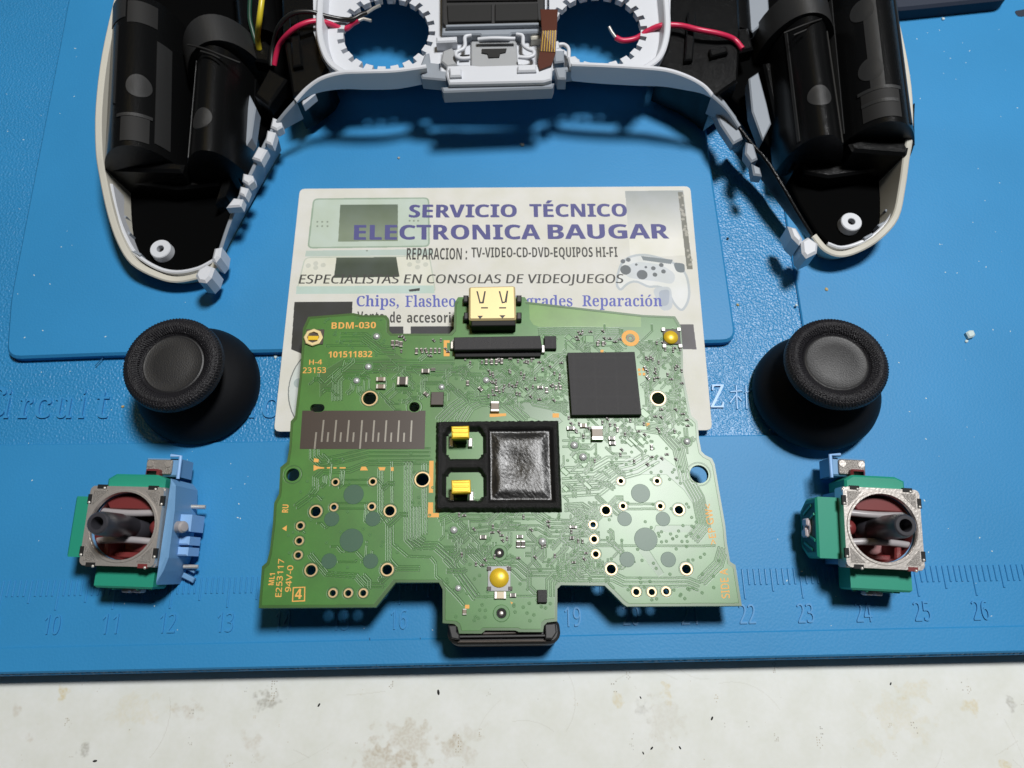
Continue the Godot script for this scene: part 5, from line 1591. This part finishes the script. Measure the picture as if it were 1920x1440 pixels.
	for q: PackedVector2Array in [pv([-11.77, -31.45, -8.29, -32.31, -6.67, -30.51, -6.68, -26.1, -10.79, -27.02]), pv([94.8, -34.51, 98.61, -34.77, 99.18, -28.83, 95.56, -27.69]), pv([-6.57, -24.62, -2.2, -21.71, -5.53, -14.71, -8.93, -17.53])]:
		st = ms()
		prism(st, q, 8.0, 11.5, 0.5)
		obj("wire_gate", st, M.black_plastic, t)
	# black covers between the grips and the rings
	for q: PackedVector2Array in [pv([-9.18, -79.09, -3.12, -31.02, 0.56, -14.35, 2.49, -15.15, 6.63, -19.25, 7.56, -21.75, 5.59, -26.31, 3.93, -32.41, 0.22, -78.95]), pv([83.34, -77.72, 80.43, -31.58, 79.34, -25.54, 77.48, -21.33, 83.28, -17.95, 86.61, -15.18, 88.41, -12.99, 93.68, -17.3, 95.38, -29.96, 98.57, -77.49])]:
		st = ms()
		prism(st, q, 4.0, 15.0, 0.5)
		obj("grip_cover", st, M.black_plastic, t)
	for q: PackedVector2Array in [pv([-1.96, -35.4, -0.1, -35.37, 2.36, -21.01, 0.39, -20.48]), pv([84.23, -34.42, 86.06, -34.4, 84.36, -21.58, 82.57, -21.32]), pv([87.94, -24.34, 91.59, -25.14, 91.88, -23.45, 88.21, -22.37])]:
		st = ms()
		prism(st, q, 14.5, 16.3, 0.3)
		obj("cover_rib", st, M.black_plastic, t)
	# toothed rings round the stick openings
	for q: Array in [[Vector2(19.51, -29.81), pv([-0.68, -77.63, 3.93, -29.98, 6.08, -23.39, 8.65, -19.46, 12.99, -18.31, 28.81, -19.53, 32.53, -22.28, 33.92, -29.66, 32.71, -77.13]), 0.1], [Vector2(64.8, -30.19), pv([84.06, -76.37, 80.08, -29.16, 78.57, -23.49, 76.76, -19.61, 72.05, -18.83, 57.62, -20.08, 54.77, -23.18, 54.45, -30.88, 55.2, -76.8]), 0.04]]:
		st = ms()
		plate(st, q[1], [gear(q[0], 9.16, 10.53, 22, 0.62, q[2])], 14.6, 16.0)
		obj("toothed_ring", st, M.white_plastic, t)
	# the closed face below, with the two stick openings; its front slopes in under the edge
	st = ms()
	var face := pv([1.52, -66.88, 5.4, -27.06, 7.68, -15.72, 11.51, -17.03, 22.44, -17.47, 32.3, -17.1, 53.04, -17.43, 65.06, -18.4, 72.66, -17.78, 77.62, -17.05, 79.33, -26.26, 82.28, -65.74])
	for i in face.size():
		face[i].y -= 3.0
	face = ccw(face)
	plate(st, face, [circle(Vector2(19.09, -31.46), 12.6, 28), circle(Vector2(65.05, -31.84), 12.6, 28)], 13.0, 14.0)
	var foot := face.duplicate()
	for i in foot.size():
		if foot[i].y > -60.0:
			foot[i].y -= 9.0
	wall(st, foot, 0.6, face, 13.0)
	obj("face_shell", st, M.white_plastic, t)
	st = ms()
	fence3(st, pv3([11.57, 19, -16.22, 8.64, 19, -18.69, 6.67, 19, -22.57, 5.28, 19, -28.48, 4.74, 19, -40.13]), 14.0, 1.3, -1.2)
	obj("ring_wall", st, M.white_plastic, t)
	st = ms()
	fence3(st, pv3([79.77, 19, -39.24, 79.75, 19, -29.08, 78.67, 19, -22.92, 76.88, 19, -19.1, 73.9, 19, -16.69]), 14.0, 1.3, -1.2)
	obj("ring_wall", st, M.white_plastic, t)
	# the lower edge of the shell
	st = ms()
	fence3(st, pv3([29.15, 20, -16.78, 22.78, 20.5, -15.32, 16.31, 20.5, -15.12, 11.86, 20, -15.34, 7.74, 19, -14.91, 4.61, 17.5, -13.82, 1.96, 16, -11.88]), 15.0, 1.0, -0.4)
	obj("lower_edge", st, M.white_plastic, t)
	st = ms()
	fence3(st, pv3([87.47, 16, -12.43, 85.48, 17.5, -13.59, 82.2, 19, -14.46, 77.76, 20, -15.36, 72.32, 20.5, -15.63, 64.83, 20.5, -16.24, 58.63, 20, -17.02]), 15.0, 1.0, -0.4)
	obj("lower_edge", st, M.white_plastic, t)
	st = ms()
	fence3(st, pv3([1.78, 15.5, -12.3, -0.7, 14, -10.58, -2.79, 12.5, -9.1]), 10.0, 0.9, 0.0)
	obj("lower_edge", st, M.grey_plastic, t)
	st = ms()
	fence3(st, pv3([93.38, 12.5, -7.46, 90.86, 14, -10.56, 87.62, 15.5, -12.85]), 10.0, 0.9, 0.0)
	obj("lower_edge", st, M.grey_plastic, t)
	build_center(t)
	build_wires(t)


func build_center(t: Node3D) -> void:
	XF = Transform3D(Basis(), Vector3(0, 6.0, 0))
	# black tray with two pads
	var st := ms()
	prism(st, pv([30.37, -73.17, 54.06, -72.82, 53.42, -28.8, 51.84, -27.69, 32.65, -27.61, 31.72, -29.04]), 6.0, 13.0, 0.4)
	var tray := obj("battery_tray", st, M.connector_black, t)
	for q: PackedVector2Array in [pv([32.75, -33.51, 42.22, -33.69, 42.26, -29.1, 33.1, -28.92]), pv([42.89, -33.68, 51.9, -33.87, 52.08, -29.28, 42.92, -29.09]), pv([32.54, -40.86, 51.98, -40.62, 51.91, -34.74, 32.71, -34.67])]:
		st = ms()
		prism(st, q, 12.9, 13.5, 0.15)
		obj("tray_pad", st, M.deep_black, tray)
	st = ms()
	prism(st, pv([32.74, -27.76, 52.05, -28.12, 52.04, -27.55, 32.76, -27.2]), 12.9, 14.0, 0.1)
	obj("tray_edge", st, M.grey_plastic, tray)
	# the bracket below the tray
	st = ms()
	prism(st, pv([31.39, -18.62, 31.46, -23.61, 33.91, -24.15, 31.76, -28.71, 31.5, -29.86, 52.82, -30.21, 53.18, -23.95, 56.56, -25.04, 58.33, -23.9, 58.24, -20.28, 55.34, -19.48, 54.21, -18.12]), 8.5, 10.4, 0.3)
	var br := obj("centre_bracket", st, M.white_plastic, t)
	for q: Array in [[pv([31.86, -28.05, 52.3, -28.39, 52.5, -26.55, 46.49, -26.34, 46.05, -25.78, 40.05, -25.7, 39.82, -26.13, 31.8, -26.21]), 13.0, "grey_plastic"], [pv([30.59, -25.92, 34.95, -26.15, 34.99, -24.74, 30.64, -24.51]), 12.6, "white_plastic"], [pv([50.4, -26.41, 52.52, -26.53, 52.51, -25.54, 50.5, -25.42]), 12.4, "cream_plastic"],
			[pv([37.74, -26.83, 47.38, -27.01, 47.8, -19.2, 37.89, -18.76]), 11.2, "clear_plastic"], [pv([33.15, -17.9, 37.52, -18.13, 39.93, -17.84, 54.14, -18.24, 54.78, -17.15, 54.51, -14.19, 52.98, -13.67, 38.91, -13.41, 33.71, -13.33, 32.99, -15.74]), 13.2, "white_plastic"], [pv([28.4, -21.79, 29.28, -22.06, 29.59, -19.58, 31.35, -19.28, 31.41, -17.65, 33.62, -16.82, 33.02, -14.94, 27.99, -15.52, 27.25, -17.69]), 12.4, "grey_plastic"],
			[pv([55.23, -18.23, 59.17, -18.46, 59.14, -17.37, 57.61, -17.12, 57.56, -15.23, 55.83, -15.25]), 12.2, "grey_plastic"], [pv([57.89, -19.84, 59.43, -20.09, 60.28, -18.99, 60.89, -17.63, 58.27, -17.38]), 13.4, "white_plastic"], [pv([32.02, -23.24, 33.78, -24.06, 34.93, -22.65, 35, -19.61, 33.03, -19.08, 31.66, -20.47]), 11.6, "clear_plastic"], [pv([55.14, -23, 57.36, -22.97, 57.29, -19.93, 55.3, -19.68]), 11.8, "grey_plastic"],
			[pv([33.65, -16.73, 36.27, -16.43, 36.32, -14.55, 33.93, -14.44]), 14.0, "white_plastic"], [pv([47.58, -17.13, 51.5, -17.36, 51.48, -15.75, 47.58, -15.65]), 13.9, "white_plastic"], [pv([35.43, -13.84, 55.16, -14.45, 54.71, -13.12, 32.44, -12.27, 31.97, -13.61]), 12.0, "grey_plastic"]]:
		st = ms()
		prism(st, q[0], float(q[1]) - 3.2, q[1], 0.3)
		obj("bracket_piece", st, M[q[2]], br)
	for q: PackedVector2Array in [pv([40.12, -23.67, 45.36, -23.75, 45.14, -22.78, 44.03, -22.51, 43.81, -21.54, 41.59, -21.42, 41.36, -22.4, 40.13, -22.69]), pv([37.13, -16.6, 38.43, -16.73, 38.81, -13.9, 37.4, -13.78]), pv([35.64, -22.13, 37.63, -22.25, 37.64, -21.42, 35.65, -21.3])]:
		st = ms()
		prism(st, q, 11.0, 13.3 if q[0].y > 17 else 11.5)
		obj("bracket_slot", st, M.deep_black, br)
	for q: PackedVector3Array in [pv3([38, 12.5, -26.35, 36.68, 12.5, -25.8, 36.72, 12.5, -23.83, 36.29, 12.5, -22.73, 34.98, 12.5, -21.91, 35.01, 12.5, -20.8, 36.13, 12.5, -20.24, 37.89, 12.5, -20.36]), pv3([47.38, 12.5, -26.53, 48.71, 12.5, -25.95, 48.82, 12.5, -23.71, 49.81, 12.5, -22.59, 50.91, 12.5, -22.02, 50.9, 12.5, -20.92, 49.57, 12.5, -20.38, 47.81, 12.5, -20.53]), pv3([39.37, 12.6, -25.11, 42.6, 12.8, -25.17, 47.15, 12.6, -25.17]), pv3([56.23, 12.6, -23.54, 57.34, 12.6, -23.52, 58.2, 12.6, -22.4, 58.15, 12.4, -19.83])]:
		st = ms()
		tube(st, smooth_path(q, 5), 0.42, 8)
		obj("bracket_rail", st, M.white_plastic, br)
	# flat cable
	st = ms()
	prism(st, pv([52.37, -30.14, 56.01, -30.1, 55.68, -24.51, 52.63, -24.41]), 15.2, 15.5, 0.05)
	var fl := obj("flat_cable", st, M.flex_brown, t)
	st = ms()
	var a := pv3([52.63, 15.5, -24.41, 55.68, 15.5, -24.51, 55.46, 13.8, -20.49, 52.19, 13.8, -20.8])
	quad(st, a[0], a[1], a[2], a[3], Vector3.UP)
	quad(st, a[0] - Vector3(0, 0.2, 0), a[1] - Vector3(0, 0.2, 0), a[2] - Vector3(0, 0.2, 0), a[3] - Vector3(0, 0.2, 0), Vector3.DOWN)
	obj("cable_tail", st, M.flex_brown, fl)
	for i in 6:
		st = ms()
		var f := (i + 0.6) / 6.2
		tube(st, PackedVector3Array([a[0].lerp(a[1], f) + Vector3(0, 0.03, 0), a[3].lerp(a[2], f) + Vector3(0, 0.03, 0)]), 0.13, 5)
		obj("cable_contact", st, M.flex_gold, fl)
	st = ms()
	prism(st, pv([52.19, -20.8, 55.46, -20.49, 54.53, -17.24, 52.13, -16.19, 51.72, -17.81]), 13.4, 13.75, 0.05)
	obj("cable_tail", st, M.flex_brown, fl)
	XF = Transform3D()
func build_wires(t: Node3D) -> void:
	# [path, radius, material, bare end or empty]
	for w: Array in [[pv3([-6.51, 20, -40.68, -6.44, 20, -34.79, -7.24, 18, -31.03, -8.83, 14, -30.59, -9.19, 11.5, -29.73]), 0.62, "wire_yellow", pv3([])], [pv3([-11.88, 14, -44.14, -11.7, 13, -37.54, -10.92, 12, -34.01, -9.98, 11, -31.09]), 0.5, "wire_green", pv3([])],
			[pv3([-6.31, 11, -25.49, -5.65, 13, -29.46, -3.2, 17, -30.82, 0, 19, -31.97, 3.57, 19, -32.51, 6.74, 18, -32.32, 9.93, 17, -32.42, 12.22, 17, -32.39, 13.98, 17, -33.54, 15.32, 17, -34.11]), 0.5, "wire_black", pv3([15.32, 17, -34.11, 16.74, 17.5, -34.76, 18.3, 18, -35.11])],
			[pv3([-5.64, 11, -25.77, -4.22, 13.5, -28.39, -1.33, 16.5, -28.98, 1.51, 18, -29.79, 4.36, 18, -30.9, 7.03, 17, -31.43, 9.44, 15.5, -31.42, 10.83, 15.5, -31.41, 12.14, 16, -32.22, 13.48, 16.5, -32.58]), 0.58, "wire_red", pv3([13.48, 16.5, -32.58, 14.6, 16.5, -33.01, 16.25, 16.5, -32.41])],
			[pv3([95.19, 15.5, -24.91, 93.53, 15.8, -27.2, 90.34, 17, -27.51, 85.8, 17.5, -28.22, 82.09, 17, -29.89, 78.14, 17, -29.93, 75.45, 16, -29.5, 72.93, 15, -28.47, 70.17, 15, -27.93, 68.53, 15.5, -28.33]), 0.6, "wire_red", pv3([68.53, 15.5, -28.33, 67.72, 16, -29.29, 67.14, 16.5, -30.25])]]:
		var st := ms()
		tube(st, smooth_path(w[0], 6), w[1], 9)
		var o := obj("wire", st, M[w[2]], t)
		o.set_meta("label", "loose %s wire" % String(w[2]).trim_prefix("wire_"))
		var e: PackedVector3Array = w[3]
		if e.size() > 0:
			st = ms()
			tube(st, e, 0.34, 7)
			obj("bare_end", st, M.tinned, o)


# ---------------------------------------------------------------- thumbsticks
func make_thumbstick(label: String, at: Vector2, tilt: Vector2) -> Node3D:
	var t := thing("thumbstick_cap", label, "thumbstick", v3(at, 0), "loose thumbstick caps on the mat")
	var o := v3(at, 0)
	var st := ms()
	lathe(st, PackedVector2Array([Vector2(9.6, 0.5), Vector2(11.0, 0.0), Vector2(11.9, 0.5), Vector2(12.15, 1.5), Vector2(11.9, 3.0), Vector2(11.0, 4.9), Vector2(9.4, 6.7), Vector2(7.2, 8.2), Vector2(5.6, 9.4), Vector2(5.0, 10.4), Vector2(5.2, 11.2), Vector2(6.4, 11.5)]), o, 72)
	obj("skirt", st, M.rubber_skirt, t)
	st = ms()
	lathe(st, PackedVector2Array([Vector2(6.4, 11.3), Vector2(7.9, 11.4), Vector2(8.8, 12.0), Vector2(9.2, 12.9), Vector2(9.1, 13.8), Vector2(8.6, 14.6), Vector2(7.8, 15.0), Vector2(7.1, 14.95), Vector2(6.4, 14.5), Vector2(5.9, 13.9), Vector2(5.55, 13.6)]), o, 72)
	# a knurl of fine ridges round the grip ring
	var knurl := obj("grip_ring", st, M.rubber, t)
	st = ms()
	for i in 96:
		var a := TAU * i / 96.0
		var u := Vector3(cos(a), 0, sin(a))
		tube(st, PackedVector3Array([o + u * 6.1 + Vector3(0, 14.15, 0), o + u.rotated(Vector3.UP, 0.05) * 7.1 + Vector3(0, 14.93, 0), o + u.rotated(Vector3.UP, 0.09) * 8.3 + Vector3(0, 14.75, 0), o + u.rotated(Vector3.UP, 0.13) * 9.0 + Vector3(0, 13.95, 0)]), 0.17, 4)
	tag(obj("knurl_ridges", st, M.rubber, knurl), "", "", "", "stuff")
	st = ms()
	lathe(st, PackedVector2Array([Vector2(5.75, 13.4), Vector2(5.65, 13.72), Vector2(5.4, 13.82), Vector2(5.1, 13.72), Vector2(3.4, 13.9), Vector2(1.6, 14.02), Vector2(0.0, 14.06)]), o, 64)
	obj("centre_dish", st, M.rubber_dish, t)
	t.rotation = Vector3(tilt.x, 0, tilt.y)
	return t


func build_thumbsticks() -> void:
	make_thumbstick("black rubber thumbstick cap standing left of the card, ahead of the left grip", Vector2(-16.2, 45.2), Vector2(-0.0, 0.0))
	make_thumbstick("black rubber thumbstick cap right of the card, leaning back with a greyer dished top", Vector2(105.8, 47.6), Vector2(-0.13, 0.03)).position.y = 1.1 * K


# ---------------------------------------------------------------- joystick modules
# potentiometer: faceted box whose outer face carries a white rotor; place sets its axis along local z
func pot(t: Node3D, base: Transform3D, place: Transform3D) -> void:
	XF = base * place * Transform3D(Basis(Vector3(1, 0, 0), PI / 2), Vector3.ZERO)
	# outline in (x, -height), extruded along y which points outwards
	var st := ms()
	prism(st, pv([-5.3, -8.2, 5.3, -8.2, 5.3, -3.4, 3.4, -0.4, -3.4, -0.4, -5.3, -3.4]), 0.0, 3.9, 0.35)
	var b := obj("potentiometer", st, M.pot_green, t)
	st = ms()
	prism(st, pv([-4.3, -7.3, 4.3, -7.3, 4.3, -3.6, 2.9, -1.2, -2.9, -1.2, -4.3, -3.6]), 3.6, 3.93)
	obj("recess", st, M.pot_dark, b)
	for x in [-3.2, -1.6, 1.6, 3.2]:
		st = ms()
		box(st, Vector3(x, 4.0, -4.4 if absf(x) > 2 else -5.6), Vector3(0.45, 0.3, 4.0), 0.05, 0.35 * signf(x))
		obj("recess_rib", st, M.pot_green, b)
	st = ms()
	lathe(st, PackedVector2Array([Vector2(1.5, 3.9), Vector2(1.5, 4.25), Vector2(0, 4.25)]), Vector3(0, 0, -4.4), 20)
	obj("rotor", st, M.rotor_white, b)
	for x in [-1.0, 1.0]:
		st = ms()
		prism(st, roundpoly(rect(Vector2(x * 0.95, -4.4 + x * 0.25), 1.45, 2.3), 0.45), 4.1, 4.75, 0.25)
		obj("rotor_lobe", st, M.rotor_white, b)
	st = ms()
	box(st, Vector3(0, 4.4, -4.4), Vector3(0.9, 0.6, 0.9), 0.1)
	obj("rotor_slot", st, M.rotor_white, b)
	for x in [-2.6, 0.0, 2.6]:
		st = ms()
		box(st, Vector3(x, 1.6, 0.3), Vector3(0.6, 0.35, 1.6), 0.05)
		obj("pin", st, M.tinned, b)


func make_joystick(label: String, at: Vector2, turn: float, tilt: Vector2, back: float, open_side: bool) -> void:
	var t := thing("joystick_module", label, "joystick module", v3(at, 0), "loose joystick modules on the mat")
	var base := Transform3D(Basis(Vector3.UP, turn) * Basis(Vector3(1, 0, 0), tilt.x) * Basis(Vector3(0, 0, 1), tilt.y), v3(at, 0.9))
	XF = base
	var st := ms()
	# open-topped blue body
	plate(st, rect(Vector2.ZERO, 12.6, 12.6), [circle(Vector2.ZERO, 5.8, 28)], 1.0, 9.4)
	prism(st, rect(Vector2.ZERO, 12.4, 12.4), 0.6, 1.0)
	obj("body", st, M.base_blue, t)
	st = ms()
	lathe(st, PackedVector2Array([Vector2(5.75, 9.6), Vector2(5.6, 6.0), Vector2(4.6, 4.0), Vector2(0, 3.4)]), Vector3.ZERO, 32)
	var well := obj("yoke_well", st, M.yoke_red, t)
	st = ms()
	prism(st, pv([-5.2, -5.4, 5.2, -5.4, 4.8, -3.0, -3.6, -3.0]), 5.0, 9.3, 0.2)
	obj("rocker", st, M.yoke_red, well)
	st = ms()
	prism(st, pv([-4.0 * back, 2.6, -2.8 * back, 2.6, -2.6 * back, 5.2, -3.8 * back, 5.2]), 4.0, 9.0, 0.3)
	obj("rocker", st, M.yoke_red, well)
	st = ms()
	prism(st, pv([-3.6, 4.4, 3.6, 4.4, 2.8, 5.4, -2.8, 5.4]), 4.0, 7.4, 0.2)
	obj("rocker", st, M.yoke_red, well)
	# two grey yoke bars
	for z in [-2.3, 2.3]:
		st = ms()
		var bar := PackedVector3Array()
		for i in 9:
			var f := i / 8.0 * 2.0 - 1.0
			bar.append(Vector3(f * 5.6, 9.2 - 0.6 * f * f, z + 0.35 * f * f * signf(z)))
		tube(st, bar, 0.62, 8)
		obj("yoke_bar", st, M.yoke_grey, t)
	for x in [-4.9, 4.9]:
		st = ms()
		XF = base * Transform3D(Basis(), Vector3(x * 0.98, 7.4, 0.0))
		dome(st, Vector3.ZERO, 1.5, 1.7, 14)
		obj("yoke_pivot", st, M.yoke_red if x * back > 0 else M.yoke_grey, t)
	XF = base
	# steel frame
	st = ms()
	plate(st, rect(Vector2.ZERO, 13.3, 13.7, 0.0, 0.9), [circle(Vector2.ZERO, 5.85, 40)], 10.3, 10.9)
	var fr := obj("steel_frame", st, M.steel, t)
	for s in [Vector4(0, 6.72, 13.0, 0.3), Vector4(0, -6.72, 13.0, 0.3), Vector4(6.5, 0, 0.3, 13.3), Vector4(-6.5, 0, 0.3, 13.3)]:
		st = ms()
		box(st, Vector3(s.x, 8.9, s.y), Vector3(s.z, 3.0, s.w), 0.1)
		obj("frame_skirt", st, M.steel, fr)
	st = ms()
	lathe(st, PackedVector2Array([Vector2(6.35, 10.9), Vector2(6.25, 11.1), Vector2(5.9, 11.1), Vector2(5.8, 10.3)]), Vector3.ZERO, 44)
	obj("frame_collar", st, M.steel, fr)
	for c in 4:
		var sx: float = [-1, 1, 1, -1][c]
		var sz: float = [-1, -1, 1, 1][c]
		st = ms()
		prism(st, pv([sx * 5.95, sz * 6.1, sx * 3.4, sz * 6.1, sx * 4.6, sz * 4.75, sx * 5.95, sz * 3.4]), 10.85, 10.94)
		obj("scuffed_corner", st, M.worn_steel, fr)
		for e in 2:
			var p := Vector2(sx * 4.6, sz * 6.72) if e == 0 else Vector2(sx * 6.52, sz * 4.5)
			st = ms()
			box(st, Vector3(p.x, 10.72, p.y), Vector3(1.7, 0.5, 0.75) if e == 0 else Vector3(0.75, 0.5, 1.7), 0.05)
			obj("tab_slot", st, M.yoke_red if c == 2 and e == 0 else M.deep_black, fr)
			st = ms()
			dome(st, Vector3(p.x + (0.5 if e == 0 else 0.0), 10.9, p.y + (0.25 if e == 0 else 0.6)), 0.28, 0.25, 8)
			obj("tab_tip", st, M.tinned, fr)
	# stick
	st = ms()
	lathe(st, PackedVector2Array([Vector2(2.7, 5.2), Vector2(2.6, 7.0), Vector2(1.95, 8.2), Vector2(1.8, 11.5), Vector2(2.05, 12.2), Vector2(2.0, 17.6), Vector2(1.8, 18.4), Vector2(1.6, 18.6), Vector2(1.08, 18.6), Vector2(1.0, 18.3), Vector2(1.0, 15.6), Vector2(0, 15.6)]), Vector3.ZERO, 32)
	obj("stick", st, M.stick_grey, t)
	# potentiometers in front and at the left
	pot(t, base, Transform3D(Basis(), Vector3(0.3, 0.0, 6.7)))
	pot(t, base, Transform3D(Basis(Vector3.UP, -PI / 2), Vector3(-6.7, 0.4, 0.2)))
	XF = base
	# green end block and push switch at the back
	st = ms()
	prism(st, pv([-5.2, -6.7, 5.4, -6.7, 5.4, -8.6, 3.8, -9.3, -3.8, -9.3, -5.2, -8.4]), 1.5, 8.6, 0.35)
	obj("end_block", st, M.pot_green, t)
	st = ms()
	prism(st, pv([back * 0.3, -9.3, back * 6.6, -9.3, back * 6.6, -12.6, back * 0.3, -12.6]), 1.0, 6.4, 0.3)
	var sw := obj("push_switch", st, M.base_blue, t)
	st = ms()
	prism(st, roundpoly(pv([back * 0.6, -9.6, back * 5.4, -9.6, back * 5.4, -12.3, back * 0.6, -12.3]), 0.4), 6.4, 6.75, 0.1)
	obj("switch_plate", st, M.worn_steel, sw)
	for x in [1.3, 4.7]:
		st = ms()
		lathe(st, PackedVector2Array([Vector2(0.6, 6.7), Vector2(0.6, 6.9), Vector2(0, 6.9)]), Vector3(back * x, 0, -11.5), 14)
		obj("rivet", st, M.steel, sw)
	st = ms()
	prism(st, roundpoly(rect(Vector2(back * 2.4, -9.7), 2.6, 1.5), 0.4), 6.5, 8.0, 0.4)
	obj("switch_button", st, M.yoke_red, sw)
	st = ms()
	tube(st, PackedVector3Array([Vector3(back * 7.0, 7.2, -8.8), Vector3(back * 7.0, 7.2, -12.9), Vector3(back * 5.2, 7.2, -13.0)]), 0.35, 6)
	obj("switch_clip", st, M.base_blue_pale, sw)
	if open_side:
		# the bare blue side with its knob
		st = ms()
		prism(st, pv([6.7, -8.6, 7.8, -7.4, 8.2, -3.0, 8.2, 5.2, 7.6, 7.4, 6.7, 9.8]), 0.4, 9.6, 0.4)
		var sd := obj("side_plate", st, M.base_blue, t)
		for q: Array in [[Vector3(9.2, 4.2, -1.0), Vector3(2.2, 5.4, 3.0)], [Vector3(9.1, 4.0, 2.1), Vector3(2.0, 4.6, 1.5)], [Vector3(9.1, 4.0, 4.0), Vector3(2.0, 4.6, 1.5)]]:
			st = ms()
			box(st, q[0], q[1], 0.25)
			obj("side_block", st, M.base_blue_pale, sd)
		st = ms()
		lathe(st, PackedVector2Array([Vector2(1.05, 0.0), Vector2(1.05, 2.2), Vector2(0.75, 2.6), Vector2(0, 2.7)]), Vector3(7.8, 7.3, -0.2), 18, Basis(Vector3(0, 0, 1), -PI / 2 + 0.5))
		obj("side_knob", st, M.yoke_grey, sd)
		for z in [-4.2, 6.6]:
			st = ms()
			tube(st, PackedVector3Array([Vector3(8.0, 2.6, z), Vector3(10.6, 2.4, z)]), 0.4, 7)
			obj("pin", st, M.tinned, sd)
		for z in [6.9, 8.6]:
			st = ms()
			box(st, Vector3(8.6, 1.4, z), Vector3(2.4, 0.7, 0.9), 0.15, 0.4)
			obj("side_block", st, M.base_blue, sd)
	# legs
	for q: Vector2 in [Vector2(-5, -5), Vector2(5, -5), Vector2(5, 5), Vector2(-5, 5)]:
		st = ms()
		box(st, Vector3(q.x, -0.1, q.y), Vector3(0.8, 1.6, 0.5), 0.1)
		obj("leg", st, M.tinned, t)
	XF = Transform3D()


func build_joysticks() -> void:
	make_joystick("loose joystick module left of the board, its blue side and side knob towards the board", Vector2(-21.3, 73.6), -0.03, Vector2(0.10, 0.03), 1.0, true)
	make_joystick("loose joystick module right of the board, white rotor on its green left-hand side", Vector2(110.3, 74.2), -0.05, Vector2(0.10, -0.02), -1.0, false)
